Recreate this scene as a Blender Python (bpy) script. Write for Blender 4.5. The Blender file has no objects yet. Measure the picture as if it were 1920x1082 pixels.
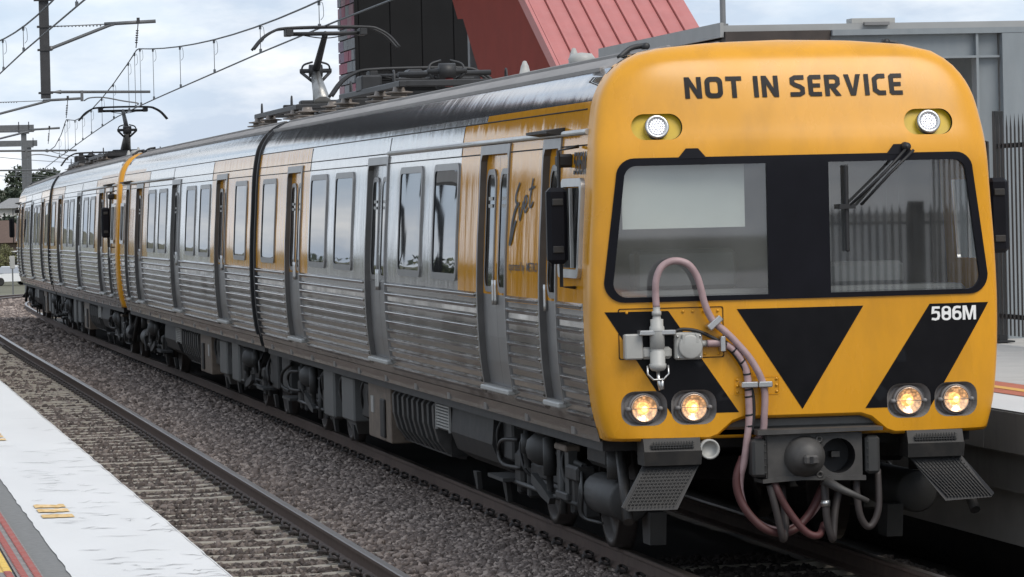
import bpy, math, random
import numpy as np
from mathutils import Vector, Matrix, geometry, noise as mnoise
SC = bpy.context.scene
COL = SC.collection
R = math.radians
rng = np.random.default_rng(7)
random.seed(7)

# ------------------------------------------------------------------ camera
def cam_axes(yaw, pitch, roll):
    fw = np.array([math.sin(yaw)*math.cos(pitch), math.cos(yaw)*math.cos(pitch), math.sin(pitch)])
    r = np.array([math.cos(yaw), -math.sin(yaw), 0.0]); u = np.cross(r, fw)
    c, s = math.cos(roll), math.sin(roll)
    return c*r+s*u, -s*r+c*u, fw
cr, cu, cf = cam_axes(0.16483, -0.02056, -0.02313)
cam = bpy.data.cameras.new('camera')
cam.lens = 148.2; cam.sensor_width = 36; cam.clip_end = 4000; cam.clip_start = 0.5
camo = bpy.data.objects.new('camera', cam); COL.objects.link(camo)
camo.matrix_world = Matrix(((cr[0], cu[0], -cf[0], -6.9441), (cr[1], cu[1], -cf[1], -29.26108),
                            (cr[2], cu[2], -cf[2], 2.69035), (0, 0, 0, 1)))
SC.camera = camo

# ------------------------------------------------------------------ sky, sun, exposure
SUN_EL, SUN_AZ = 50, 150          # azimuth measured clockwise from +Y
W = bpy.data.worlds.new('World'); SC.world = W; W.use_nodes = True
nt = W.node_tree; N = nt.nodes; L = nt.links; N.clear()
wo = N.new('ShaderNodeOutputWorld'); bg = N.new('ShaderNodeBackground'); bg.inputs[1].default_value = 0.1
sky = N.new('ShaderNodeTexSky'); sky.sky_type = 'NISHITA'; sky.sun_disc = False
sky.sun_elevation = R(SUN_EL); sky.sun_rotation = R(SUN_AZ)
tc = N.new('ShaderNodeTexCoord'); mp = N.new('ShaderNodeMapping'); mp.inputs['Scale'].default_value = (1, 1, 3.0)
n1 = N.new('ShaderNodeTexNoise'); n1.inputs['Scale'].default_value = 11; n1.inputs['Detail'].default_value = 9; n1.inputs['Roughness'].default_value = .55
n2 = N.new('ShaderNodeTexNoise'); n2.inputs['Scale'].default_value = 17; n2.inputs['Detail'].default_value = 9; n2.inputs['Roughness'].default_value = .58
r1 = N.new('ShaderNodeValToRGB'); r1.color_ramp.elements[0].position = .36; r1.color_ramp.elements[1].position = .60
r2 = N.new('ShaderNodeValToRGB'); r2.color_ramp.elements[0].position = .36; r2.color_ramp.elements[1].position = .66
r2.color_ramp.elements[0].color = (4.3, 4.95, 5.9, 1); r2.color_ramp.elements[1].color = (9.2, 9.15, 8.95, 1)
hue = N.new('ShaderNodeMixRGB'); hue.blend_type = 'MIX'; hue.inputs[0].default_value = .75; hue.inputs[2].default_value = (4.6, 5.7, 7.4, 1)
mx = N.new('ShaderNodeMixRGB')
L.new(tc.outputs['Generated'], mp.inputs[0]); L.new(mp.outputs[0], n1.inputs[0]); L.new(mp.outputs[0], n2.inputs[0])
L.new(n1.outputs[0], r1.inputs[0]); L.new(n2.outputs[0], r2.inputs[0])
L.new(sky.outputs[0], hue.inputs[1]); L.new(hue.outputs[0], mx.inputs[1]); L.new(r2.outputs[0], mx.inputs[2]); L.new(r1.outputs[0], mx.inputs[0])
L.new(mx.outputs[0], bg.inputs[0]); L.new(bg.outputs[0], wo.inputs[0])
sd = bpy.data.lights.new('sun', 'SUN'); sd.energy = 1.55; sd.angle = R(34); sd.color = (1, .93, .84)
so = bpy.data.objects.new('sun', sd); COL.objects.link(so)
_d = Vector((math.sin(R(SUN_AZ))*math.cos(R(SUN_EL)), math.cos(R(SUN_AZ))*math.cos(R(SUN_EL)), math.sin(R(SUN_EL))))
so.rotation_euler = _d.to_track_quat('Z', 'Y').to_euler(); so.location = (0, 0, 40)
SC.view_settings.view_transform = 'Standard'; SC.view_settings.look = 'None'
SC.view_settings.exposure = 0.52; SC.view_settings.gamma = 1; SC.view_settings.use_curve_mapping = False
SC.cycles.max_bounces = 8

# ------------------------------------------------------------------ materials
def M(name, col, rough=.5, metal=0., var=.12, scale=6., bump=0., bscale=40., stretch=(1, 1, 1), emit=None, ior=None,
      spec=None, dirt=0., dirtcol=(.03, .028, .025), dscale=3., rvar=0., coat=0., bstretch=None, bdist=.01):
    m = bpy.data.materials.new(name); m.use_nodes = True
    t = m.node_tree; n = t.nodes; l = t.links; b = n['Principled BSDF']
    b.inputs['Roughness'].default_value = rough; b.inputs['Metallic'].default_value = metal
    if ior: b.inputs['IOR'].default_value = ior
    if spec is not None: b.inputs['Specular IOR Level'].default_value = spec
    if coat: b.inputs['Coat Weight'].default_value = coat; b.inputs['Coat Roughness'].default_value = .04
    co = n.new('ShaderNodeTexCoord'); ma = n.new('ShaderNodeMapping'); ma.inputs['Scale'].default_value = stretch
    l.new(co.outputs['Object'], ma.inputs[0])
    nz = n.new('ShaderNodeTexNoise'); nz.inputs['Scale'].default_value = scale; nz.inputs['Detail'].default_value = 6
    l.new(ma.outputs[0], nz.inputs[0])
    hs = n.new('ShaderNodeMapRange'); hs.inputs[1].default_value = .3; hs.inputs[2].default_value = .7
    hs.inputs[3].default_value = 1-var; hs.inputs[4].default_value = 1+var
    l.new(nz.outputs[0], hs.inputs[0])
    mu = n.new('ShaderNodeVectorMath'); mu.operation = 'SCALE'; mu.inputs[0].default_value = col[:3]
    l.new(hs.outputs[0], mu.inputs['Scale']); out = mu.outputs[0]
    if dirt:
        dn = n.new('ShaderNodeTexNoise'); dn.inputs['Scale'].default_value = dscale; dn.inputs['Detail'].default_value = 8; dn.inputs['Roughness'].default_value = .65
        l.new(ma.outputs[0], dn.inputs[0])
        dr = n.new('ShaderNodeMapRange'); dr.inputs[1].default_value = .45; dr.inputs[2].default_value = .75; dr.inputs[4].default_value = dirt
        l.new(dn.outputs[0], dr.inputs[0])
        mi = n.new('ShaderNodeMixRGB'); mi.inputs[2].default_value = (*dirtcol, 1)
        l.new(out, mi.inputs[1]); l.new(dr.outputs[0], mi.inputs[0]); out = mi.outputs[0]
    l.new(out, b.inputs['Base Color'])
    if rvar:
        rr = n.new('ShaderNodeMapRange'); rr.inputs[1].default_value = .3; rr.inputs[2].default_value = .7
        rr.inputs[3].default_value = max(.01, rough-rvar); rr.inputs[4].default_value = rough+rvar
        l.new(nz.outputs[0], rr.inputs[0]); l.new(rr.outputs[0], b.inputs['Roughness'])
    if bump:
        bn = n.new('ShaderNodeTexNoise'); bn.inputs['Scale'].default_value = bscale; bn.inputs['Detail'].default_value = 5
        if bstretch:
            mb = n.new('ShaderNodeMapping'); mb.inputs['Scale'].default_value = bstretch
            l.new(co.outputs['Object'], mb.inputs[0]); l.new(mb.outputs[0], bn.inputs[0])
        else: l.new(ma.outputs[0], bn.inputs[0])
        bp = n.new('ShaderNodeBump'); bp.inputs['Strength'].default_value = bump; bp.inputs['Distance'].default_value = bdist
        l.new(bn.outputs[0], bp.inputs['Height']); l.new(bp.outputs[0], b.inputs['Normal'])
    if emit:
        b.inputs['Emission Color'].default_value = (*emit[:3], 1); b.inputs['Emission Strength'].default_value = emit[3]
    return m
YEL = (.67, .305, .010)
m_yel = M('yellow_paint', YEL, .27, var=.06, scale=2.5, dirt=.30, dirtcol=(.30, .14, .02), dscale=4, stretch=(1, 1, .35), bump=.06, bscale=2.5, rvar=.06)
m_yside = M('yellow_side_paint', (.70, .31, .012), .10, var=.08, scale=3, bump=.3, bscale=1.1, bstretch=(1, 2.2, .5), bdist=.03, dirt=.15, dirtcol=(.2, .1, .03), spec=.3)
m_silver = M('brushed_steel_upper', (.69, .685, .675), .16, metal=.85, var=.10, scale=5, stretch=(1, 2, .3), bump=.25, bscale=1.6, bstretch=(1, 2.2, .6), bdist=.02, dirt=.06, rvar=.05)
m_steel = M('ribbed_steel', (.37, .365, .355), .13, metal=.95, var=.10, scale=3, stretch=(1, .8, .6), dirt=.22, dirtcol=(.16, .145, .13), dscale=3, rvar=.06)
m_grey = M('grey_trim', (.24, .235, .23), .32, metal=.5, var=.12, dirt=.2)
m_doorrev = M('door_reveal', (.11, .105, .10), .45, metal=.3, var=.15)
m_alum = M('aluminium', (.55, .55, .54), .3, metal=.9, var=.1)
m_shoulder = M('steel_roof_shoulder', (.30, .305, .32), .10, metal=.85, var=.12, scale=4, bump=.14, bscale=1.0, bstretch=(1, 1.8, .7), bdist=.03)
m_roof = M('roof_paint', (.245, .228, .215), .6, var=.12, scale=4, dirt=.45, dirtcol=(.12, .11, .1), dscale=5, stretch=(1, .3, 1))
m_black = M('black_rubber', (.012, .012, .013), .55, var=.2)
m_blackgl = M('black_gloss', (.006, .006, .009), .4, var=.2, scale=4, spec=.15)
m_stripe = M('black_stripe_paint', (.006, .006, .0075), .3, var=.2, spec=.15, dirt=.1, dirtcol=(.025, .022, .02))
m_under = M('underframe_dark', (.017, .0165, .016), .6, var=.35, scale=5, dirt=.5, dirtcol=(.06, .052, .045), dscale=8)
m_undergrey = M('equipment_grey', (.036, .0365, .036), .6, var=.2, scale=6, dirt=.5, dirtcol=(.03, .028, .025), dscale=6)
m_boxgrey = M('battery_box_grey', (.12, .122, .118), .55, var=.15, scale=6, dirt=.45, dirtcol=(.04, .038, .035), dscale=6)
m_undertan = M('equipment_tan', (.16, .125, .095), .6, var=.2, scale=8, dirt=.5, dirtcol=(.05, .04, .03), dscale=6)
m_wheel = M('wheel_steel', (.07, .06, .055), .5, metal=.5, var=.2)
m_hose = M('mauve_hose', (.37, .26, .265), .5, var=.12, scale=12, dirt=.3, dirtcol=(.16, .09, .085), dscale=9)
m_hosered = M('dirty_red_hose', (.085, .030, .030), .55, var=.2, scale=12, dirt=.4)
m_hosegrey = M('grey_hose', (.04, .033, .032), .6, var=.2, scale=12, dirt=.4)
m_lightgrey = M('light_grey_paint', (.38, .38, .36), .45, var=.08, dirt=.25, dirtcol=(.15, .14, .13), dscale=12)
m_blind = M('roller_blind', (.43, .46, .42), .8, var=.03)
m_cab = M('cab_interior', (.22, .225, .23), .7, var=.06)
m_desk = M('cab_desk', (.10, .105, .105), .6, var=.1)
m_white = M('white_lettering', (.8, .8, .78), .4, var=.03)
m_pane = M('tinted_pane', (.012, .014, .017), .012, var=.2, ior=5.0)
m_panedark = M('dark_pane', (.010, .011, .012), .04, var=.2, ior=1.8)
m_led = M('led_lens', (.8, .8, .85), .2, emit=(.93, .95, 1, 1.5))
m_ledgap = M('led_board', (.25, .25, .28), .4)
m_lens = M('lamp_reflector', (.75, .50, .32), .12, metal=.6, var=.35, scale=18, emit=(1, .50, .20, .30), bump=.5, bscale=25)
def _patchy(m, lo, hi):
    t = m.node_tree; n = t.nodes; b = n['Principled BSDF']; nz = n.new('ShaderNodeTexVoronoi'); nz.inputs['Scale'].default_value = 42
    co = n.new('ShaderNodeTexCoord'); t.links.new(co.outputs['Object'], nz.inputs[0])
    r = n.new('ShaderNodeMapRange'); r.inputs[1].default_value = 0; r.inputs[2].default_value = .7; r.inputs[3].default_value = hi; r.inputs[4].default_value = lo
    t.links.new(nz.outputs[0], r.inputs[0]); t.links.new(r.outputs[0], b.inputs['Emission Strength'])
_patchy(m_lens, .08, .75)
m_bulb = M('lamp_bulb', (1, .8, .5), .3, emit=(1, .66, .26, 1.25))
m_rim = M('lamp_rim', (.55, .42, .33), .25, metal=.8)
m_bowl = M('lamp_bowl', (.20, .19, .185), .5, var=.12, dirt=.3)
m_yplate = M('yellow_lamp_plate', (.60, .40, .01), .4, var=.05)
m_coupler = M('coupler_grey', (.058, .055, .052), .55, var=.25, scale=9, dirt=.4)
m_panto = M('pantograph_dark', (.035, .035, .036), .5, metal=.2, var=.2)
m_pantolight = M('pantograph_steel', (.30, .30, .29), .35, metal=.7, var=.2)
m_insul = M('roof_insulator', (.16, .135, .115), .35, var=.15)
m_red = M('red_roof_part', (.25, .03, .03), .5)
def glass_mat():
    m = bpy.data.materials.new('windscreen_glass'); m.use_nodes = True; t = m.node_tree; n = t.nodes; l = t.links
    n.remove(n['Principled BSDF']); o = n['Material Output']
    tr = n.new('ShaderNodeBsdfTransparent'); tr.inputs[0].default_value = (.90, .92, .92, 1)
    gl = n.new('ShaderNodeBsdfGlossy'); gl.inputs['Roughness'].default_value = .02
    fr = n.new('ShaderNodeFresnel'); fr.inputs[0].default_value = 2.3
    df = n.new('ShaderNodeBsdfDiffuse'); df.inputs[0].default_value = (.55, .56, .55, 1)      # film of dust on the glass
    md = n.new('ShaderNodeMixShader'); md.inputs[0].default_value = .10
    nz = n.new('ShaderNodeTexNoise'); nz.inputs['Scale'].default_value = 2.5; nz.inputs['Detail'].default_value = 6
    mr = n.new('ShaderNodeMapRange'); mr.inputs[1].default_value = .3; mr.inputs[2].default_value = .7; mr.inputs[3].default_value = .03; mr.inputs[4].default_value = .09
    l.new(nz.outputs[0], mr.inputs[0]); l.new(mr.outputs[0], md.inputs[0])
    l.new(tr.outputs[0], md.inputs[1]); l.new(df.outputs[0], md.inputs[2])
    ge = n.new('ShaderNodeNewGeometry'); sel = n.new('ShaderNodeMix'); sel.inputs[3].default_value = .05
    l.new(ge.outputs['Backfacing'], sel.inputs[0]); l.new(fr.outputs[0], sel.inputs[2])
    mi = n.new('ShaderNodeMixShader'); l.new(sel.outputs[0], mi.inputs[0]); l.new(md.outputs[0], mi.inputs[1]); l.new(gl.outputs[0], mi.inputs[2])
    l.new(mi.outputs[0], o.inputs[0]); return m
m_glass = glass_mat()

# ------------------------------------------------------------------ mesh helpers
class MB:
    def __init__(s): s.v = []; s.f = []; s.m = []; s.s = []
    def add(s, vs, fs, mi=0, sm=False):
        o = len(s.v); s.v += [tuple(map(float, p)) for p in vs]
        for f in fs: s.f.append(tuple(i+o for i in f)); s.m.append(mi); s.s.append(sm)
        return s
    def box(s, x0, x1, y0, y1, z0, z1, mi=0, b=0.):
        x0, x1 = min(x0, x1), max(x0, x1); y0, y1 = min(y0, y1), max(y0, y1); z0, z1 = min(z0, z1), max(z0, z1)
        if b <= 0:
            vs = [(x, y, z) for z in (z0, z1) for y in (y0, y1) for x in (x0, x1)]
            return s.add(vs, [(0, 2, 3, 1), (4, 5, 7, 6), (0, 1, 5, 4), (2, 6, 7, 3), (0, 4, 6, 2), (1, 3, 7, 5)], mi)
        lim = lambda k: min(b, .49*k); bx, by, bz = lim(x1-x0), lim(y1-y0), lim(z1-z0)
        vs = []; idx = {}
        for ix, X in ((0, x0), (1, x1)):
            for iy, Y in ((0, y0), (1, y1)):
                for iz, Z in ((0, z0), (1, z1)):
                    sx, sy, sz = (1 if ix == 0 else -1), (1 if iy == 0 else -1), (1 if iz == 0 else -1)
                    idx[ix, iy, iz, 0] = len(vs); vs.append((X, Y+sy*by, Z+sz*bz))
                    idx[ix, iy, iz, 1] = len(vs); vs.append((X+sx*bx, Y, Z+sz*bz))
                    idx[ix, iy, iz, 2] = len(vs); vs.append((X+sx*bx, Y+sy*by, Z))
        F = []
        for i in (0, 1):
            F.append((idx[i,0,0,0], idx[i,1,0,0], idx[i,1,1,0], idx[i,0,1,0]))
            F.append((idx[0,i,0,1], idx[1,i,0,1], idx[1,i,1,1], idx[0,i,1,1]))
            F.append((idx[0,0,i,2], idx[1,0,i,2], idx[1,1,i,2], idx[0,1,i,2]))
            for j in (0, 1):
                F.append((idx[i,j,0,0], idx[i,j,1,0], idx[i,j,1,1], idx[i,j,0,1]))
                F.append((idx[i,0,j,0], idx[i,1,j,0], idx[i,1,j,2], idx[i,0,j,2]))
                F.append((idx[0,i,j,1], idx[1,i,j,1], idx[1,i,j,2], idx[0,i,j,2]))
                for k in (0, 1): F.append((idx[i,j,k,0], idx[i,j,k,1], idx[i,j,k,2]))
        c = np.array([(x0+x1)/2, (y0+y1)/2, (z0+z1)/2]); F2 = []
        V = np.array(vs)
        for f in F:
            p = V[list(f)]; nn = np.cross(p[1]-p[0], p[2]-p[0])
            F2.append(f if nn@(p.mean(0)-c) > 0 else f[::-1])
        return s.add(vs, F2, mi)
    def tube(s, pts, r, n=8, mi=0, cap=True, sm=True):
        P = [Vector(p) for p in pts]; k = len(P); rr = r if hasattr(r, '__len__') else [r]*k
        vs = []; prev = None
        for i, p in enumerate(P):
            t = (P[min(i+1, k-1)]-P[max(i-1, 0)]).normalized()
            if prev is None:
                a = Vector((0, 0, 1)) if abs(t.z) < .9 else Vector((1, 0, 0)); u = t.cross(a).normalized()
            else: u = (prev-t*prev.dot(t)).normalized()
            prev = u; w = t.cross(u)
            for j in range(n):
                q = 2*math.pi*j/n; vs.append(p+(u*math.cos(q)+w*math.sin(q))*rr[i])
        fs = [(i*n+j, i*n+(j+1) % n, (i+1)*n+(j+1) % n, (i+1)*n+j) for i in range(k-1) for j in range(n)]
        s.add(vs, fs, mi, sm)
        if cap:
            o = len(s.v)-len(vs)
            s.f.append(tuple(o+j for j in range(n))[::-1]); s.m.append(mi); s.s.append(False)
            s.f.append(tuple(o+(k-1)*n+j for j in range(n))); s.m.append(mi); s.s.append(False)
        return s
    def lathe(s, c, axis, prof, n=20, mi=0, sm=True):   # prof: (dist along axis, radius)
        a = Vector(axis).normalized(); u = a.cross(Vector((0, 0, 1)) if abs(a.z) < .9 else Vector((1, 0, 0))).normalized(); w = a.cross(u); c = Vector(c)
        vs = [c+a*d+(u*math.cos(2*math.pi*j/n)+w*math.sin(2*math.pi*j/n))*r for d, r in prof for j in range(n)]
        fs = [(i*n+j, i*n+(j+1) % n, (i+1)*n+(j+1) % n, (i+1)*n+j) for i in range(len(prof)-1) for j in range(n)]
        return s.add(vs, fs, mi, sm)
    def disc(s, c, axis, r, n=20, mi=0): return s.lathe(c, axis, [(0, r), (0, .0005)], n, mi, False)
    def prism(s, poly, d, mi=0):       # poly: 3D points, extruded by vector d
        n = len(poly); P = [Vector(p) for p in poly]; Q = [p+Vector(d) for p in P]
        return s.add(P+Q, [tuple(range(n))[::-1], tuple(range(n, 2*n))]+[(i, (i+1) % n, n+(i+1) % n, n+i) for i in range(n)], mi)
    def mirror(s):
        o = MB(); o.v = [(-x, y, z) for x, y, z in s.v]; o.f = [f[::-1] for f in s.f]; o.m = list(s.m); o.s = list(s.s); return o
    def join(s, o, mi=None):
        k = len(s.v); s.v += o.v; s.f += [tuple(i+k for i in f) for f in o.f]; s.m += o.m if mi is None else [mi]*len(o.f); s.s += o.s; return s
    def mesh(s, name, mats):
        me = bpy.data.meshes.new(name); me.from_pydata(s.v, [], s.f)
        for m in (mats if isinstance(mats, (list, tuple)) else [mats]): me.materials.append(m)
        me.polygons.foreach_set('material_index', s.m); me.polygons.foreach_set('use_smooth', s.s); me.update()
        return me
    def build(s, name, mats, parent=None, **kw): return link(name, s.mesh(name, mats), parent, **kw)
def link(name, data, parent=None, loc=None, **kw):
    o = bpy.data.objects.new(name, data); COL.objects.link(o); o.parent = parent
    if loc is not None: o.location = loc
    for k, v in kw.items(): o[k] = v
    return o
def thing(name, label, cat, loc=(0, 0, 0), rz=0., group=None):
    o = bpy.data.objects.new(name, None); COL.objects.link(o); o.location = loc; o.rotation_euler = (0, 0, rz)
    o['label'] = label; o['category'] = cat; o.empty_display_size = .2
    if group: o['group'] = group
    return o
def copy_tree(o, parent=None, skip=()):
    c = o.copy(); COL.objects.link(c); c.parent = parent
    for ch in list(o.children):
        if not any(ch.name.split('.')[0] == k for k in skip): copy_tree(ch, c, skip)
    return c
def pip(p, poly):
    x, y = p; c = False; j = len(poly)-1
    for i in range(len(poly)):
        xi, yi = poly[i]; xj, yj = poly[j]
        if (yi > y) != (yj > y) and x < (xj-xi)*(y-yi)/(yj-yi)+xi: c = not c
        j = i
    return c
def fill(outer, holes=(), step=.1):
    """2D constrained triangulation of an outline with holes."""
    vs = []; es = []
    def loop(poly):
        k = len(vs); n = len(poly)
        for p in poly: vs.append(Vector(p))
        for i in range(n): es.append((k+i, k+(i+1) % n))
    loop(outer)
    for h in holes: loop(h)
    arr = np.array([tuple(v) for v in vs]); x0, y0 = arr[:len(outer)].min(0); x1, y1 = arr[:len(outer)].max(0)
    for gx in np.arange(x0+step*.5, x1, step):
        for gy in np.arange(y0+step*.5, y1, step):
            if np.min((arr[:, 0]-gx)**2+(arr[:, 1]-gy)**2) > (step*.45)**2 and pip((gx, gy), outer): vs.append(Vector((gx, gy)))
    V, E_, F, *_r = geometry.delaunay_2d_cdt(vs, es, [], 0, 1e-6)
    out = []
    for f in F:
        c = sum((V[i] for i in f), Vector((0, 0)))/len(f)
        if pip(c, outer) and not any(pip(c, h) for h in holes): out.append(tuple(f))
    return [(v.x, v.y) for v in V], out
def rrect(cx, cy, w, h, r, n=6):
    p = []
    for sx, sy, a0 in ((1, 1, 0), (-1, 1, 90), (-1, -1, 180), (1, -1, 270)):
        for i in range(n+1):
            a = R(a0+90*i/n); p.append((cx+sx*(w/2-r)+r*math.cos(a), cy+sy*(h/2-r)+r*math.sin(a)))
    return p
def dens(poly, d=.12):
    o = []
    for i, p in enumerate(poly):
        q = poly[(i+1) % len(poly)]; n = max(1, int(math.dist(p, q)/d))
        o += [(p[0]+(q[0]-p[0])*k/n, p[1]+(q[1]-p[1])*k/n) for k in range(n)]
    return o
def catmull(pts, n=8):
    P = [np.array(p, float) for p in pts]; P = [2*P[0]-P[1]]+P+[2*P[-1]-P[-2]]; o = []
    for i in range(1, len(P)-2):
        for k in range(n):
            t = k/n; a, b, c, d = P[i-1:i+3]
            o.append(.5*((2*b)+(-a+c)*t+(2*a-5*b+4*c-d)*t*t+(-a+3*b-3*c+d)*t**3))
    return [tuple(p) for p in o]+[tuple(P[-2])]

# ------------------------------------------------------------------ carriage surfaces
PROF = [(1.395, .93), (1.405, 1.0), (1.455, 1.2), (1.488, 1.5), (1.5, 1.9), (1.488, 2.3), (1.465, 2.65), (1.443, 3.0), (1.42, 3.2), (1.378, 3.4), (1.30, 3.55), (1.18, 3.67), (.985, 3.755), (.55, 3.80), (.0, 3.815)]
_pz = catmull(PROF, 6); _zz = np.array([p[1] for p in _pz]); _xx = np.array([p[0] for p in _pz])
def xs(z): return float(np.interp(z, _zz, _xx))
FZ = [0, 2.9, 3.0, 3.1, 3.2, 3.45, 3.6, 3.7, 3.77, 3.80, 3.82]; FYv = [0, 0, .015, .055, .10, .15, .20, .26, .36, .46, .60]
_fz = catmull([(2.6, 0), (2.9, 0), (3.05, .02), (3.2, .065), (3.4, .125), (3.55, .175), (3.66, .225), (3.74, .29), (3.785, .37), (3.82, .50)], 8)
_fa = np.array([p[0] for p in _fz]); _fb = np.maximum(0, np.array([p[1] for p in _fz]))
def fy(z): return float(np.interp(z, _fa, _fb))
def ysurf(x, z):
    t = min(abs(x)/max(xs(z), .02), .99999)
    return fy(z)+.024*x*x+.30*(1-(1-t**8)**(1/8))
def front(p, off=0.): return (p[0], ysurf(*p)-off, p[1])
def fsheet(outer, holes=(), step=.1, off=.004, mi=0, sm=True, mb=None):
    V, F = fill(outer, holes, step); mb = mb or MB()
    P = [front(p, off) for p in V]
    F = [f if sum((V[f[i]][0]*V[f[(i+1) % len(f)]][1]-V[f[(i+1) % len(f)]][0]*V[f[i]][1]) for i in range(len(f))) > 0 else f[::-1] for f in F]
    return mb.add(P, F, mi, sm)
def ssheet(outer, holes=(), step=.2, off=.004, mi=0, side=-1, sm=True, mb=None):     # outline in (y, z) on a carriage side
    V, F = fill(outer, holes, step); mb = mb or MB()
    P = [(side*(xs(z)+off), y, z) for y, z in V]
    F = [f if sum((V[f[i]][0]*V[f[(i+1) % len(f)]][1]-V[f[(i+1) % len(f)]][0]*V[f[i]][1]) for i in range(len(f)))*side < 0 else f[::-1] for f in F]
    return mb.add(P, [f[::-1] for f in F] if False else F, mi, sm)
def wall_loop(mb, loop3a, loop3b, mi=0):
    n = len(loop3a); return mb.add(list(loop3a)+list(loop3b), [(i, (i+1) % n, n+(i+1) % n, n+i) for i in range(n)], mi, False)
def text_mesh(s, size=1., bold=0., shear=0., space=1.):
    cu_ = bpy.data.curves.new('lettering', 'FONT'); cu_.body = s; cu_.size = size; cu_.offset = bold; cu_.shear = shear; cu_.space_character = space
    o = bpy.data.objects.new('lettering', cu_); COL.objects.link(o)
    dg = bpy.context.evaluated_depsgraph_get(); me = bpy.data.meshes.new_from_object(o.evaluated_get(dg))
    V = np.array([v.co[:2] for v in me.vertices]); F = [tuple(p.vertices) for p in me.polygons]
    bpy.data.objects.remove(o); bpy.data.meshes.remove(me); bpy.data.curves.remove(cu_)
    V -= V.min(0); V /= V.max(0)
    return V, F

def stroke(path, w):
    P = [np.array(p, float) for p in path]; n = len(P); Lf = []; Rt = []
    for i in range(n):
        d0 = P[i]-P[i-1] if i else P[1]-P[0]; d1 = P[i+1]-P[i] if i < n-1 else P[-1]-P[-2]
        d0 /= np.linalg.norm(d0); d1 /= np.linalg.norm(d1); t = d0+d1; t /= np.linalg.norm(t); nn = np.array([-t[1], t[0]]); k = w/2/max(.4, nn@np.array([-d1[1], d1[0]]))
        Lf.append(tuple(P[i]+nn*k)); Rt.append(tuple(P[i]-nn*k))
    return Lf+Rt[::-1]
_a = .225
GLYPH = {'N': (.78, [([(0, 0), (.22, 0), (.22, .60), (.55, 0), (.78, 0), (.78, 1), (.56, 1), (.56, .40), (.23, 1), (0, 1)], [])]),
  'O': (.82, [(rrect(.41, .5, .82, 1, .27), [rrect(.41, .5, .82-2*_a, 1-2*_a, .10)])]),
  'T': (.74, [([(.26, 0), (.48, 0), (.48, .80), (.74, .80), (.74, 1), (0, 1), (0, .80), (.26, .80)], [])]),
  'I': (.22, [([(0, 0), (.22, 0), (.22, 1), (0, 1)], [])]),
  'S': (.70, [(stroke([(.68, .895), (.26, .895), (.12, .82), (.12, .64), (.24, .55), (.47, .46), (.58, .37), (.58, .18), (.44, .105), (.0, .105)], .21), [])]),
  'E': (.62, [([(.10, 0), (.62, 0), (.62, .2), (.24, .2), (.22, .22), (.22, .41), (.56, .41), (.56, .60), (.22, .60), (.22, .78), (.24, .8), (.62, .8), (.62, 1), (.10, 1), (0, .9), (0, .1)], [])]),
  'R': (.76, [([(0, 0), (.22, 0), (.22, 1), (0, 1)], []), (stroke([(.221, .895), (.50, .895), (.62, .80), (.62, .58), (.50, .47), (.221, .47)], .21), []), ([(.26, .363), (.50, .363), (.76, 0), (.50, 0)], [])]),
  'V': (.80, [([(.28, 0), (.52, 0), (.80, 1), (.57, 1), (.40, .30), (.23, 1), (0, 1)], [])]),
  'C': (.64, [(stroke([(.62, .895), (.30, .895), (.115, .76), (.115, .24), (.30, .105), (.62, .105)], .215), [])])}
GLYPH['5'] = (.56, [(stroke([(.52, .91), (.12, .91), (.09, .56), (.28, .60), (.42, .56), (.46, .34), (.40, .14), (.25, .085), (.02, .13)], .165), [])])
GLYPH['8'] = (.58, [(rrect(.29, .5, .58, 1, .25), [rrect(.29, .74, .25, .24, .10), rrect(.29, .28, .28, .26, .12)])])
GLYPH['6'] = (.58, [(rrect(.29, .33, .58, .66, .25), [rrect(.29, .32, .26, .32, .12)]), (stroke([(.085, .38), (.085, .70), (.17, .88), (.30, .92), (.53, .89)], .17), [])])
GLYPH['M'] = (.84, [([(0, 0), (.17, 0), (.17, .70), (.35, 0), (.49, 0), (.67, .70), (.67, 0), (.84, 0), (.84, 1), (.59, 1), (.42, .32), (.25, 1), (0, 1)], [])])
CL = 22.85                                     # carriage length
DOORS = [(3.80, 5.15), (10.92, 12.28), (18.05, 19.42)]
WINS = [(6.33, 7.79), (8.50, 9.98), (13.40, 14.90), (15.62, 17.12), (20.62, 22.12)]
CABD = (1.50, 2.15)
Z0, ZD, ZT = 1.205, 3.08, 3.34

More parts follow.
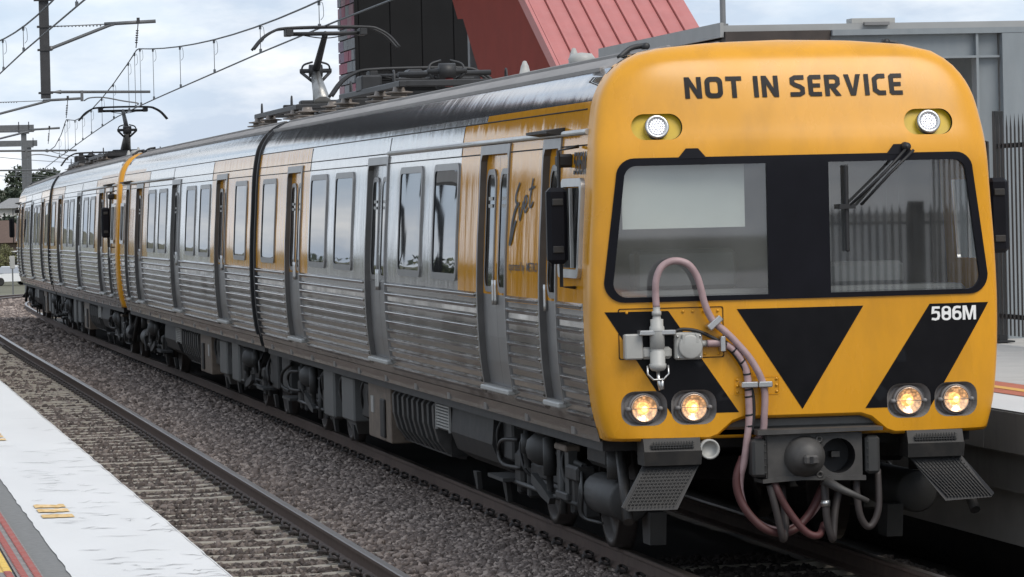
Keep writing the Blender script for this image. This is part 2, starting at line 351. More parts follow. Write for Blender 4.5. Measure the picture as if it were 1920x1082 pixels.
def make_carriage():
    T = thing('railway_carriage', 'nearest train carriage with flat yellow cab front reading NOT IN SERVICE', 'train carriage', group='carriages of the train')
    # ---- body shell: both sides and the roof, door openings left open
    zr = [.955, 1.0, 1.1, Z0, 1.35, 1.5, 1.7, 1.9, 2.15, 2.2, 2.4, 2.65, 2.78, 2.85, 3.0, ZD, 3.18, 3.26, ZT, 3.40, 3.45, 3.5, 3.55, 3.6, 3.64, 3.68, 3.72, 3.755, 3.785, 3.805]
    ycut = sorted({.36, .52, 1.20, 2.6, 6.3, 7.0, 9.0, 10.0, 13.5, 15, 17.3, 20.5, CL, *CABD, *[d for p in DOORS for d in p]})
    sh = MB()
    for s_ in (-1, 1):
        o = len(sh.v); nc = len(ycut)
        for z in zr:
            for j, y in enumerate(ycut): sh.v.append((s_*xs(z), y+(fy(z) if j == 0 else 0), z))
        for i in range(len(zr)-1):
            for j in range(nc-1):
                zc = (zr[i]+zr[i+1])/2; yc = (ycut[j]+ycut[j+1])/2
                if Z0 < zc < ZD and any(a < yc < b for a, b in DOORS+[CABD]): continue
                if .52 < yc < 1.2 and 2.2 < zc < 2.78: continue
                q = (o+i*nc+j, o+i*nc+j+1, o+(i+1)*nc+j+1, o+(i+1)*nc+j)
                yellow = yc < 6.3 or yc > 17.3
                top = 3.40 if yc < 5.2 else ZT
                mi = 4 if zc > 3.655 else 3 if zc > 3.405 else (1 if yellow else 0) if 1.95 < zc < top else 0
                if zc < 1.95: mi = 2
                sh.f.append(q if s_ < 0 else q[::-1]); sh.m.append(mi); sh.s.append(True)
    zt = zr[-1]; xt = xs(zt)
    sh.add([(-xt, .36+fy(zt), zt), (xt, .36+fy(zt), zt), (xt, CL, zt), (-xt, CL, zt), (0, .36+fy(3.815), 3.815), (0, CL, 3.815)], [(0, 4, 5, 3), (4, 1, 2, 5)], 4, True)
    # end wall and floor
    ring = [(-xs(z), CL, z) for z in zr]+[(xs(z), CL, z) for z in zr[::-1]]
    sh.f.append(tuple(range(len(sh.v), len(sh.v)+len(ring)))); sh.v += ring; sh.m.append(5); sh.s.append(False)
    sh.box(-1.36, 1.36, .5, CL-.02, .88, .96, 5)
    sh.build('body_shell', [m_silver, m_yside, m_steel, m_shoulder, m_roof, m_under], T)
    er = MB(); zr2 = [z for z in zr if z > 1]
    for s_ in (-1, 1):
        v = [(s_*(xs(z)+d), y, z) for z in zr2 for y, d in ((CL-.09, .001), (CL-.085, .022), (CL+.004, .022), (CL+.004, -.06))]
        er.add(v, [(4*i+j, 4*i+j+1, 4*i+5+j, 4*i+4+j) for i in range(len(zr2)-1) for j in range(3)])
    er.build('end_rim', m_black, T)
    # ---- roof ribs running lengthwise, gutter, cant-rail joint
    for s_ in (-1, 1):
        for xr in (.35, .72, 1.02, 1.22):
            z = float(np.interp(xr, _xx[::-1], _zz[::-1]))
            MB().box(s_*xr-.018, s_*xr+.018, .95, CL-.05, z-.02, z+.018, 0, .006).build('roof_rib', m_roof, T)
        g = MB().tube([(s_*(xs(3.18)+.008), .42, 3.18), (s_*(xs(3.18)+.008), 10.9, 3.18)], .022, 8)
        g.build('rain_gutter', m_alum, T)
        jn = MB()
        for z, y0, y1 in ((3.085, .42, CL-.1), (3.345, .6, CL-.1), (3.18, 10.95, CL-.1)):
            jn.tube([(s_*(xs(z)), y0, z), (s_*xs(z), y1, z)], .006, 6)
        for y in (6.3, 10.9, 17.3): jn.tube([(s_*xs(z), y, z) for z in (3.09, 3.2, 3.33)], .005, 6)
        jn.build('panel_seam', m_under, T)
    # ---- ribbed lower panels
    secs = [(.40, CABD[0]-.08), (CABD[1]+.10, DOORS[0][0]-.08), (DOORS[0][1]+.12, DOORS[1][0]-.08), (DOORS[1][1]+.12, DOORS[2][0]-.08), (DOORS[2][1]+.12, CL-.12)]
    RZ = [1.135+.0885*k for k in range(10)]
    for s_ in (-1, 1):
        for y0, y1 in secs:
            p = MB()
            for k, z in enumerate(RZ):
                a, b = y0, y1-(.0 if k else .03)
                prof = [(z-.028, .001), (z-.022, .012), (z-.002, .024), (z+.004, .023), (z+.018, .001)]
                vs = []; n = len(prof)
                for y, kf in ((a, 0), (a+.035, 1), (b-.035, 1), (b, 0)):
                    vs += [(s_*(xs(q)+(d if kf else .0005)), y, q) for q, d in prof]
                fs = [(c*n+i, c*n+i+1, (c+1)*n+i+1, (c+1)*n+i) for c in range(3) for i in range(n-1)]
                if s_ > 0: fs = [f[::-1] for f in fs]
                p.add(vs, [f[::-1] for f in fs], 0, False)
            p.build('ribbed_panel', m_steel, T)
        sk = MB()
        V = []
        for y in (.36, CL): V += [(s_*(xs(z)+.006), y, z) for z in (.955, .99, 1.06)]
        sk.add(V, [(0, 3, 4, 1), (1, 4, 5, 2)] if s_ < 0 else [(1, 4, 3, 0), (2, 5, 4, 1)], 0)
        for y in np.arange(1.3, CL, 2.05): sk.box(s_*1.40, s_*1.418, y, y+.14, .965, 1.02, 1)
        sk.build('sill_skirt', [m_steel, m_grey], T)
    # ---- windows
    for s_ in (-1, 1):
        for y0, y1 in WINS:
            yc, w = (y0+y1)/2, y1-y0
            out = rrect(yc, 2.53, w, 1.01, .10); inn = rrect(yc, 2.53, w-.13, .89, .06)
            f = ssheet(dens(out, .3), [dens(inn, .3)], .5, .014, 0, s_)
            for lp, a, b in ((out, .014, 0), (inn, .014, .004)):
                wall_loop(f, [(s_*(xs(z)+a), y, z) for y, z in lp], [(s_*(xs(z)+b), y, z) for y, z in lp], 0 if lp is out else 1)
            W_ = f.build('window', [m_grey, m_black], T)
            ssheet(dens(rrect(yc, 2.53, w-.135, .885, .06), .3), (), .4, .006, 0, s_).build('window_pane', m_pane, W_)
    # ---- passenger doors and cab doors
    def door(y0, y1, s_, cab=False):
        f = MB(); e = .055; zt_ = ZD+(.0 if cab else 0)
        off = .014
        out = [(y0-e, Z0-.02), (y1+e, Z0-.02), (y1+e, zt_+.075), (y0-e, zt_+.075)]
        inn = [(y0, Z0-.0), (y1, Z0-.0), (y1, zt_-.05), (y1-.05, zt_), (y0+.05, zt_), (y0, zt_-.05)]
        f = ssheet(dens(out, .12), [dens(inn, .12)], .5, off, 0, s_)
        do = dens(out, .12); wall_loop(f, [(s_*(xs(z)+off), y, z) for y, z in do], [(s_*xs(z), y, z) for y, z in do])
        di = dens(inn, .12); wall_loop(f, [(s_*(xs(z)+off), y, z) for y, z in di], [(s_*(xs(z)-.12), y, z) for y, z in di], 1)
        D = f.build('cab_door' if cab else 'passenger_door', [m_grey, m_doorrev], T)
        n = 1 if cab else 2; lw = (y1-y0)/n
        for k in range(n):
            a, b = y0+k*lw+(.004 if k else 0), y0+(k+1)*lw-(.004 if k < n-1 else 0)
            yc = (a+b)/2; m2 = 2 if 7 < yc < 16 else 1
            lf = MB(); zz = [Z0, 1.4, 1.6, 1.8, 1.94, 2.2, 2.5, 2.8, ZD]
            V = [(s_*(xs(z)-.038), y, z) for z in zz for y in (a, b)]
            for i in range(len(zz)-1):
                q = (2*i, 2*i+1, 2*i+3, 2*i+2); lf.add([V[t] for t in q], [(0, 1, 2, 3) if s_ > 0 else (3, 2, 1, 0)], 0 if zz[i] < 1.93 else m2, True)
            lf.build('door_leaf', [m_grey, m_yside, m_silver], D)
            pw = lw-.2
            out = rrect(yc, 2.46, pw, 1.0, .13); inn = rrect(yc, 2.46, pw-.09, .91, .10)
            fr_ = ssheet(out, [inn], .5, -.026, 0, s_)
            wall_loop(fr_, [(s_*(xs(z)-.026), y, z) for y, z in out], [(s_*(xs(z)-.038), y, z) for y, z in out])
            fr_.build('door_window_frame', m_grey, D)
            ssheet(inn, (), .5, -.032, 0, s_).build('door_pane', m_panedark, D)
            if not cab:
                for zz_ in (2.72, 2.66):
                    MB().box(s_*(xs(zz_)-.025), s_*(xs(zz_)-.0285), yc-.1, yc+.1, zz_-.014, zz_+.014).build('door_notice', m_lightgrey, D)
            MB().tube([(s_*(xs(1.95)-.022), b-.06 if k == 0 else a+.06, z) for z in (1.86, 1.9, 2.02, 2.06)], .014, 8).build('door_handle', m_alum, D)
        MB().box(s_*(xs(Z0)-.12), s_*(xs(Z0)+.045), y0-.02, y1+.02, Z0-.055, Z0-.015, 0, .008).build('door_step', m_lightgrey, D)
        MB().box(s_*(xs(1.2)-.35), s_*(xs(1.2)-.1), y0-.1, y1+.1, Z0-.03, ZD).build('vestibule', m_black, D)
        if cab: MB().prism([(s_*1.42, y0-.1, zt_+.09), (s_*1.56, y0-.1, zt_+.11), (s_*1.56, y0-.1, zt_+.13), (s_*1.42, y0-.1, zt_+.15)], (0, y1-y0+.25, 0)).build('door_hood', m_under, D)
    for s_ in (-1, 1):
        for a, b in DOORS: door(a, b, s_)
        door(*CABD, s_, True)
        # cab side window with two sliding panes
        yc = .86; out = rrect(yc, 2.49, .84, .72, .07); inn = rrect(yc, 2.49, .70, .60, .04)
        f = ssheet(out, [inn], .5, .03, 0, s_)
        for lp, b in ((out, 0), (inn, .004)): wall_loop(f, [(s_*(xs(z)+.03), y, z) for y, z in lp], [(s_*(xs(z)+b), y, z) for y, z in lp])
        f.box(s_*(xs(2.49)+.004), s_*(xs(2.49)+.025), yc-.03, yc+.0, 2.2, 2.78)
        cw = f.build('cab_side_window', m_alum, T)
        ssheet(inn, (), .5, .006, 0, s_).build('window_pane', m_glass, cw)
        # mirror on its long bracket
        mm = MB().box(s_*1.565, s_*1.715, .55, .66, 2.235, 2.785, 0, .03)
        for z in (2.34, 2.68): mm.box(s_*1.60, s_*1.68, .535, .56, z-.025, z+.025, 1, .005)
        mi_ = mm.build('mirror', [m_blackgl, m_under], T)
        MB().tube([(s_*1.50, .66, 2.06), (s_*1.60, .68, 2.07), (s_*1.60, .70, 3.05), (s_*1.45, .68, 3.08)], .013, 8).build('mirror_bracket', m_black, mi_)
        MB().box(s_*1.43, s_*1.56, .98, 1.08, 2.93, 3.03, 0, .02).build('mirror_motor', m_black, mi_)
    return T

def cab_parts(T):
    # ---- moulded yellow front with openings
    WT, WB = 2.978, 1.957
    def xo(z): return float(np.interp(z, [1.9, 2.15, 2.7, 3.0], [1.405, 1.397, 1.342, 1.30]))
    def scr(top, bot, inset, rt, rb):
        p = []
        for sx in (1, -1):
            q = []
            xb, xt_ = xo(bot)-inset, xo(top)-inset
            for i in range(8):
                a = R(-90+90*i/7); q.append((xb-rb+rb*math.cos(a), bot+rb+rb*math.sin(a)))
            for i in range(8):
                a = R(90*i/7); q.append((xt_-rt+rt*math.cos(a), top-rt+rt*math.sin(a)))
            p += q if sx > 0 else [(-x, z) for x, z in q[::-1]]
        return p
    outer_s = scr(WT, WB, 0, .13, .14)
    hole_s = scr(WT-.02, WB+.02, .02, .12, .13)
    pills = [rrect(s_*.993, 3.198, .365, .185, .092, 8) for s_ in (-1, 1)]
    heads = [rrect(s_*x, 1.204, w, .245, .10, 6) for s_ in (-1, 1) for x, w in ((.785, .335), (1.14, .335))]
    heads = [rrect(s_*x, 1.204, .325, .245, .095, 6) for s_ in (-1, 1) for x in (.786, 1.140)]
    holes = [hole_s]+pills+heads
    G = 1.7
    def t2u(t): return math.copysign(1.5*(1-(1-min(1, abs(t)))**(1/G)), t)
    def u2t(u): return math.copysign(1-(1-min(1, abs(u)/1.5))**G, u)
    # outer boundary in (u,z), u = t*1.5
    ub = [(-1.5, z) for z in np.linspace(3.80, 1.0, 50)]
    bot = [(-1.5, 1.0)]+[(t2u(x/1.405), z) for x, z in ((-1.3, .994), (-1.1, .992), (-.9, .99), (-.68, .99), (-.62, 1.01), (-.50, 1.105), (-.42, 1.132))]
    bot = bot+[(-x, z) for x, z in bot[::-1]]
    edge = ub[:-1]+dens(bot, .1)[:-int(0) or None]+[(1.5, z) for z in np.linspace(1.0, 3.80, 50)]
    # remove duplicated closing samples
    e2 = []
    for p in edge:
        if not e2 or math.dist(p, e2[-1]) > 1e-4: e2.append(p)
    if math.dist(e2[0], e2[-1]) < 1e-4: e2.pop()
    top_pts = [(u, 3.80) for u in np.linspace(1.4, -1.4, 15)]
    e2 = e2+top_pts
    toU = lambda p: (t2u(p[0]/xs(p[1])), p[1])
    V, F = fill(e2, [[toU(p) for p in dens(h, .06)] for h in holes], .055)
    P = [(u2t(u)*xs(z), ysurf(u2t(u)*xs(z), z), z) for u, z in V]
    F = [f if sum((V[f[i]][0]*V[f[(i+1) % len(f)]][1]-V[f[(i+1) % len(f)]][0]*V[f[i]][1]) for i in range(len(f))) > 0 else f[::-1] for f in F]
    cp = MB().add(P, F, 0, True)
    # top dome strip above z = 3.80
    us = np.linspace(-1, 1, 25); rows = [3.80, 3.806, 3.811, 3.815]
    vv = []
    for z in rows:
        for u in us: vv.append((u*xs(min(z, 3.8145)), ysurf(u*xs(min(z, 3.8145)), z), z))
    cp.add(vv, [(i*25+j, i*25+j+1, (i+1)*25+j+1, (i+1)*25+j) for i in range(3) for j in range(24)], 0, True)
    # rolled lower lip, join to the body side
    lip = dens(bot, .06)
    lv = []
    for k, (dy, dz) in enumerate(((0, 0), (.015, -.018), (.05, -.026), (.14, -.02))):
        for u, z in lip:
            x = u2t(u)*xs(z); lv.append((x*(1-.004*k), ysurf(x, z)+dy, z+dz))
    n = len(lip); cp.add(lv, [(k*n+i+1, k*n+i, (k+1)*n+i, (k+1)*n+i+1) for k in range(3) for i in range(n-1)], 0, True)
    for s_ in (-1, 1):
        rr = np.linspace(.985, 3.80, 40); vv = []
        for z in rr: vv += [(s_*xs(z), ysurf(s_*xs(z), z), z), (s_*(xs(z)+.002), .38+fy(z), z)]
        cp.add(vv, [(2*i, 2*i+2, 2*i+3, 2*i+1) if s_ > 0 else (2*i+1, 2*i+3, 2*i+2, 2*i) for i in range(39)], 0, True)
    cp.build('cab_front', [m_yel], T)
    # ---- windscreen surround, glass, blind, cab inside
    gl = []
    for s_ in (-1, 1):
        g = [(s_*.225, WT-.055), (s_*.225, WB+.035)]
        full = scr(WT-.055, WB+.035, .062, .09, .10)
        side_pts = [p for p in full if p[0]*s_ > .3]
        if s_ > 0: poly = [(.225, WB+.035)]+side_pts+[(.225, WT-.055)]
        else: poly = [(-.225, WT-.055)]+side_pts+[(-.225, WB+.035)]
        gl.append(poly)
    sr = fsheet(dens(outer_s, .08), [dens(g, .08) for g in gl], .1, .012)
    lo = dens(outer_s, .08); wall_loop(sr, [front(p, .012) for p in lo], [front(p, -.02) for p in lo])
    for g in gl:
        lg = dens(g, .08); wall_loop(sr, [front(p, .012) for p in lg], [front(p, -.03) for p in lg])
    for s_ in (-1, 1):    # hump over each wiper spindle
        sr.prism([front((s_*.864, WT-.01), .016), front((s_*.80, WT+.062), .016), front((s_*.715, WT+.062), .016), front((s_*.655, WT-.01), .016)], (0, .03, 0))
    S = sr.build('windscreen_surround', m_blackgl, T)
    for s_, g in zip((-1, 1), gl):
        xa, xb = .225, 1.30; ya, yb = ysurf(xa, 2.5)+.014, ysurf(xb, 2.5)+.010
        V, F = fill(g, (), .3); P = [(x, ya+(yb-ya)*(abs(x)-xa)/(xb-xa), z) for x, z in V]
        F = [f if sum((V[f[i]][0]*V[f[(i+1) % len(f)]][1]-V[f[(i+1) % len(f)]][0]*V[f[i]][1]) for i in range(len(f))) > 0 else f[::-1] for f in F]
        MB().add(P, F).build('windscreen', m_glass, S)
    MB().box(-1.25, -.36, .13, .14, 2.475, 2.95, 0).build('roller_blind', m_blind, S)
    ci = MB().box(-1.33, 1.33, 1.75, 1.8, 1.2, 3.3, 0).box(-1.3, 1.3, .2, 1.75, 3.2, 3.25, 0).box(-1.3, 1.3, .15, 1.75, 1.2, 1.25, 1)
    ci.box(-1.28, 1.28, .2, .75, 1.25, 2.03, 1, .03).box(-1.1, -.35, .45, .7, 2.03, 2.32, 1, .03).box(.35, .9, .5, .7, 2.03, 2.2, 1, .03)
    ci.box(.42, .46, 1.72, 1.75, 1.3, 3.0, 1).box(.62, .66, 1.72, 1.75, 1.3, 3.0, 2)
    ci.build('cab_interior', [m_cab, m_desk, m_lightgrey], T)
    # ---- wiper
    a, b = (.80, 3.01), (.37, 2.60)
    w = MB()
    for d in (0, .05): w.tube([front((a[0]+d, a[1]-d*.3), .05), front((.62+d*.9, 2.83), .06), front((b[0]+d*1.6, b[1]+.01), .045)], .011, 6)
    w.box(.29, .41, -.05, -.025, 2.585, 2.62)
    w.lathe(front((.80, 3.02), .0), (0, -1, 0), [(0, .035), (.06, .03), (.07, .0)], 12)
    Wp = w.build('wiper', m_black, S)
    MB().box(.335, .365, -.035, -.012, 2.28, 2.90, 0, .008).build('wiper_blade', m_black, Wp)
    # ---- warning stripes
    ST = [[(-1.411, 1.892), (-.955, 1.892), (-.455, 1.158), (-.62, 1.158), (-.945, 1.158), (-1.066, 1.345)],
          [(-.462, 1.892), (.462, 1.892), (0, 1.168)], [(.955, 1.892), (1.411, 1.892), (1.066, 1.345), (.945, 1.158), (.62, 1.158), (.455, 1.158)]]
    ST[0] = [(-1.405, 1.892), (-.955, 1.892), (-.462, 1.160), (-.948, 1.160)]
    ST[2] = [(.955, 1.892), (1.405, 1.892), (.948, 1.160), (.462, 1.160)]
    for st in ST: fsheet(dens(st, .05), [dens(h, .05) for h in heads if any(pip(p, st) for p in h)], .07, .003).build('warning_stripe', m_stripe, T)
    # ---- lights
    for s_ in (-1, 1):
        h = pills[0 if s_ < 0 else 1]; cx = s_*.993
        lp = dens(h, .05); rec = MB()
        wall_loop(rec, [front(p, 0) for p in lp], [front(p, -.05) for p in lp], 1)
        fsheet(lp, (), .1, -.045, 0, mb=rec)
        mk = rec.build('marker_light', [m_yplate, m_black], T)
        c = Vector(front((cx, 3.197), 0)); ax = (0, -1, .25)
        MB().lathe(c, ax, [(-.05, .088), (.012, .086), (.018, .078), (.014, .062), (.006, .060)], 28).build('lamp_bezel', m_alum, mk)
        ld = MB().disc(c+Vector(ax).normalized()*.007, ax, .0605, 24, 1)
        av = Vector(ax).normalized(); u = av.cross(Vector((0, 0, 1))).normalized(); v = av.cross(u)
        for rr, k in ((0, 1), (.017, 6), (.033, 12), (.049, 18)):
            for i in range(k):
                q = 2*math.pi*i/k+rr*40; ld.lathe(c+av*.008+u*rr*math.cos(q)+v*rr*math.sin(q), ax, [(0, .0062), (.003, .004), (.0035, .0002)], 8, 0)
        ld.build('led_lamp', [m_led, m_ledgap], mk)
    for k, h in enumerate(heads):
        cx = sum(p[0] for p in h)/len(h); lp = dens(h, .05); rec = MB()
        inner = [(cx+(x-cx)*.80, 1.204+(z-1.204)*.80) for x, z in lp]
        ybk = ysurf(cx, 1.2)+.055
        wall_loop(rec, [front(p, 0.001) for p in lp], [(x, max(ybk, ysurf(x, z)+.03), z) for x, z in inner])
        V, F = fill(inner, (), .1); rec.add([(x, max(ybk, ysurf(x, z)+.03), z) for x, z in V], F, 0)
        hd = rec.build('headlight', m_bowl, T)
        c = (cx, ybk-.045, 1.202)
        MB().lathe(c, (0, -1, 0), [(-.04, .112), (.0, .110), (.004, .100), (.0, .097)], 28).build('lamp_seat', m_bowl, hd)
        MB().lathe(c, (0, -1, 0), [(.0, .097), (.022, .097), (.026, .090), (.018, .087)], 28).build('lamp_rim', m_rim, hd)
        MB().lathe(c, (0, -1, 0), [(.016, .088), (.005, .06), (-.02, .035), (-.028, .0)], 24).build('lamp_reflector', m_lens, hd)
        MB().lathe((cx, c[1]+.01, 1.202), (.35, -1, -.2), [(0, .0), (.004, .022), (.015, .024), (.022, .0)], 12).build('lamp_bulb', m_bulb, hd)
        lg = MB()
        for sx in (-1, 1): lg.lathe((cx+sx*.115, c[1], 1.202), (0, -1, 0), [(-.03, .016), (.03, .016), (.032, .0)], 10)
        lg.tube([(cx-.11, c[1]-.028, 1.203), (cx+.11, c[1]-.028, 1.203)], .0025, 5)
        lg.build('lamp_lug', m_bowl, hd)
    # ---- access panels: thin raised plates with screws
    def panel(x0, x1, z0, z1, screws, em=None):
        o = rrect((x0+x1)/2, (z0+z1)/2, x1-x0, z1-z0, .015, 3)
        p = MB()
        ring = dens(o, .1); inn = [((x0+x1)/2+(x-(x0+x1)/2)*(1-.012/(x1-x0)), (z0+z1)/2+(z-(z0+z1)/2)*(1-.012/(z1-z0))) for x, z in ring]
        V = [front(q, .0045) for q in ring]+[front(q, .0045) for q in inn]; n = len(ring)
        p.add(V, [(i, (i+1) % n, n+(i+1) % n, n+i) for i in range(n)], 1)
        for x, z in screws: p.lathe(front((x, z), .003), (0, -1, 0), [(0, .011), (.006, .009), (.008, .0)], 8, 0)
        p.build('access_panel', [m_yel, em or m_stripe], T)
    panel(-1.312, -.56, 1.553, 1.915, [(x, z) for x in (-1.25, -.85, -.78, -.70, -.60) for z in (1.885, 1.58)])
    panel(-.49, -.165, 1.28, 1.41, [(x, z) for x in (-.47, -.185) for z in (1.30, 1.345, 1.39)], m_yside)
    # ---- jumper gear
    y0 = ysurf(-1.06, 1.7)
    cv = MB(); A = (0, 0, -1); c0 = (-1.055, y0-.085, 1.925)
    cv.lathe(c0, A, [(0, .026), (.03, .026), (.032, .034), (.06, .034), (.062, .028), (.085, .03), (.088, .046), (.135, .046), (.14, .052), (.17, .055)], 20)
    cv.lathe(c0, A, [(.17, .052), (.29, .053), (.292, .048), (.315, .048), (.318, .054), (.40, .054), (.405, .062), (.43, .06), (.45, .045), (.46, .0)], 20)
    V = cv.build('jumper_plug', m_lightgrey, T)
    MB().box(-1.185, -.925, y0-.13, y0-.0, 1.725, 1.76, 0, .006).build('plug_clamp', m_alum, V)
    MB().box(-1.165, -.945, y0-.07, y0-.0, 1.555, 1.64, 0, .02).build('plug_bracket', m_lightgrey, V)
    hk = MB().tube([(-1.055, y0-.085, 1.48), (-1.05, y0-.09, 1.38), (-1.04, y0-.095, 1.34), (-1.028, y0-.095, 1.345), (-1.026, y0-.09, 1.42)], .013, 8)
    hk.tube([(-1.13, y0-.085, 1.51), (-1.13, y0-.1, 1.45), (-1.09, y0-.1, 1.41), (-1.02, y0-.1, 1.41), (-.98, y0-.1, 1.45), (-.98, y0-.085, 1.51)], .008, 6)
    hk.build('plug_hook', m_alum, V)
    MB().box(-1.285, -1.155, y0-.075, y0+.01, 1.555, 1.735, 0, .01).build('junction_box', m_lightgrey, T)
    sx = -.825; ys = ysurf(sx, 1.65)
    sb = MB().box(sx-.1, sx+.1, ys-.06, ys+.01, 1.545, 1.74, 0, .012)
    sb.lathe((sx+.01, ys-.058, 1.635), (0, -1, 0), [(0, .088), (.022, .086), (.026, .075), (.026, .0)], 24)
    for dx in (-.04, .06): sb.box(sx+dx-.012, sx+dx+.012, ys-.085, ys-.06, 1.66, 1.725, 0, .004)
    for dx in (-.08, .08):
        for z in (1.56, 1.71): sb.lathe((sx+dx, ys-.06, z), (0, -1, 0), [(0, .01), (.01, .01), (.012, 0)], 8, 1)
    sb.lathe((sx+.1, ys-.03, 1.655), (1, 0, 0), [(0, .024), (.035, .024), (.036, .02)], 12)
    sb.build('socket_box', [m_lightgrey, m_alum], T)
    def onf(pts, off): return [(x, ysurf(max(-1.3, min(1.3, x)), max(z, 1.16))-o, z) for (x, z), o in zip(pts, off)]
    H1 = [(-1.055, 1.92), (-1.06, 2.02), (-1.055, 2.12), (-1.02, 2.2), (-.96, 2.24), (-.89, 2.245), (-.82, 2.215), (-.765, 2.14), (-.735, 2.05), (-.71, 1.95), (-.675, 1.86), (-.63, 1.795), (-.55, 1.725), (-.46, 1.63), (-.38, 1.53), (-.315, 1.41), (-.285, 1.30), (-.29, 1.14), (-.30, 1.02), (-.36, .92), (-.42, .82)]
    of = [.085, .09, .10, .10, .10, .10, .10, .09, .08, .07, .06, .06, .06, .06, .06, .06, .055, .05, .03, -.02, -.06]
    MB().tube(catmull(onf(H1, of), 5), .0255, 12).build('hose', m_hose, T)
    H2 = [(-.69, 1.655), (-.62, 1.655), (-.55, 1.64), (-.48, 1.58), (-.43, 1.50), (-.405, 1.41), (-.40, 1.28), (-.40, 1.10), (-.42, .95), (-.44, .80), (-.46, .70), (-.46, .58), (-.42, .46), (-.34, .37), (-.22, .31), (-.08, .31), (.06, .40), (.16, .52), (.2, .66)]
    of2 = [.045]*9+[.03, .0, -.02, -.03, -.05, -.06, -.08, -.1, -.15, -.2]
    h2 = MB().tube(catmull(onf(H2, of2), 5), .0265, 12)
    H2O = h2.build('hose', m_hose, T)
    tb = MB()
    for x, z in ((-.56, 1.643), (-.50, 1.60), (-.44, 1.52), (-.408, 1.43), (-.40, 1.32), (-.40, 1.27), (-.40, 1.14), (-.40, 1.06)):
        a = ysurf(x, max(z, 1.16))-.045
        d = (1, 0, -.3) if z > 1.62 else ((1, 0, -1) if z > 1.48 else (.15, 0, -1))
        tb.lathe((x, a, z), d, [(-.006, .0272), (-.006, .0298), (.006, .0298), (.006, .0272)], 12)
    tb.build('cable_tie', m_black, H2O)
    MB().tube(catmull(onf([(-.93, 1.745), (-.86, 1.76), (-.76, 1.745), (-.66, 1.70), (-.57, 1.645), (-.49, 1.56), (-.42, 1.44), (-.375, 1.31), (-.365, 1.15), (-.39, 1.0)], [.05]*10), 5), .013, 8).build('black_cable', m_black, T)
    def clamp(x, z, w, h, rot):
        c = MB().box(-w/2, w/2, -.05, .05, -h/2, h/2, 0, .006)
        o = c.build('hose_clamp', m_alum, T); o.location = (x, ysurf(x, z)-.055, z); o.rotation_euler = (0, -R(rot), 0)
    clamp(-.64, 1.80, .12, .045, 40); clamp(-.585, 1.65, .035, .11, 0); clamp(-.40, 1.355, .12, .04, 0); clamp(-.285, 1.355, .10, .04, 0)
    # ---- buffer beam, coupler, steps, horn, brake hoses
    MB().box(-.62, .62, .10, .5, 1.03, 1.118, 0, .02).build('buffer_beam', m_boxgrey, T)
    cp = MB(); cy = -.12
    V, F = fill(dens([(-.29, .68), (.40, .68), (.40, 1.0), (-.29, 1.0)], .15), [[(.225+.125*math.cos(2*math.pi*i/24), .835+.125*math.sin(2*math.pi*i/24)) for i in range(24)]], .3)
    cp.add([(x, cy, z) for x, z in V], F, 0)
    rl = [(.225+.125*math.cos(2*math.pi*i/24), .835+.125*math.sin(2*math.pi*i/24)) for i in range(24)]
    wall_loop(cp, [(x, cy, z) for x, z in rl], [(x, cy+.2, z) for x, z in rl], 1)
    cp.add([(.08, cy+.2, .69), (.37, cy+.2, .69), (.37, cy+.2, .98), (.08, cy+.2, .98)], [(0, 1, 2, 3)], 1)
    cp.box(-.29, .40, cy+.205, cy+.6, .68, 1.0, 0, .02).box(-.3, .1, cy+.01, cy+.2, .69, .99)
    cp.prism([(-.37, cy-.06, 1.0), (.54, cy-.06, 1.01), (.54, cy-.06, 1.035), (-.37, cy-.06, 1.035)], (0, .45, 0))
    cp.prism([(-.33, cy-.02, .655), (-.05, cy-.02, .67), (.42, cy-.02, .655), (.42, cy-.02, .69), (-.20, cy-.02, .70), (-.33, cy-.02, .68)], (0, .3, 0))
    cp.box(.2, .26, cy+.1, cy+.19, .82, .86)
    CP = cp.build('coupler', [m_coupler, m_black], T)
    MB().lathe((-.02, cy, .835), (0, -1, 0), [(0, .15), (.05, .135), (.11, .10), (.14, .07), (.145, .0)], 24).build('coupler_cone', m_coupler, CP)
    MB().box(-.065, .04, cy-.2, cy-.10, .785, .855, 0, .015).box(-.03, -.005, cy-.205, cy-.195, .795, .845, 1).build('coupler_hook', [m_coupler, m_black], CP)
    for z in (.955, .705): MB().lathe((.085, cy-.001, z), (0, -1, 0), [(0, .028), (.02, .028), (.022, .014), (.005, .012), (.005, 0)], 14).build('coupler_bolt', m_coupler, CP)
    for s_, x0, x1 in ((-1, -.405, -.30), (1, .42, .525)):
        b = MB().box(x0, x1, cy-.03, cy+.12, .70, .97, 0, .02)
        for z in (.73, .78, .83, .88, .93): b.lathe((x1-.012 if s_ < 0 else x0+.012, cy-.03, z), (0, -1, 0), [(0, .006), (.006, .005), (.008, 0)], 6)
        b.build('contact_box', m_undergrey, CP)
    MB().tube([(.12, cy-.03, .66), (.22, cy-.10, .60), (.40, cy-.16, .515)], [.035, .028, .016], 10).build('uncoupling_lever', m_coupler, CP)
    for s_ in (-1, 1):
        k = MB()
        X = lambda x: s_*x
        # upper grille box
        a0, a1 = .755, 1.165
        k.prism([(X(a0), -.02, .99), (X(a1), -.02, .99), (X(a1), -.06, .90), (X(a0), -.06, .90)], (0, .25, 0))
        k.prism([(X(a0-.005), -.07, .90), (X(a1+.005), -.07, .90), (X(a1), -.05, .80), (X(a0), -.05, .80)], (0, .25, 0))
        st = k.build('cab_step', m_under, T)
        g = MB()
        for i in range(15): g.box(X(a0+.06+i*.02), X(a0+.066+i*.02), -.064, -.052, .918, .97)
        for z in (.925, .94, .955): g.box(X(a0+.05), X(a1-.05), -.0665, -.054, z, z+.005)
        g.build('step_grille', m_undergrey, st)
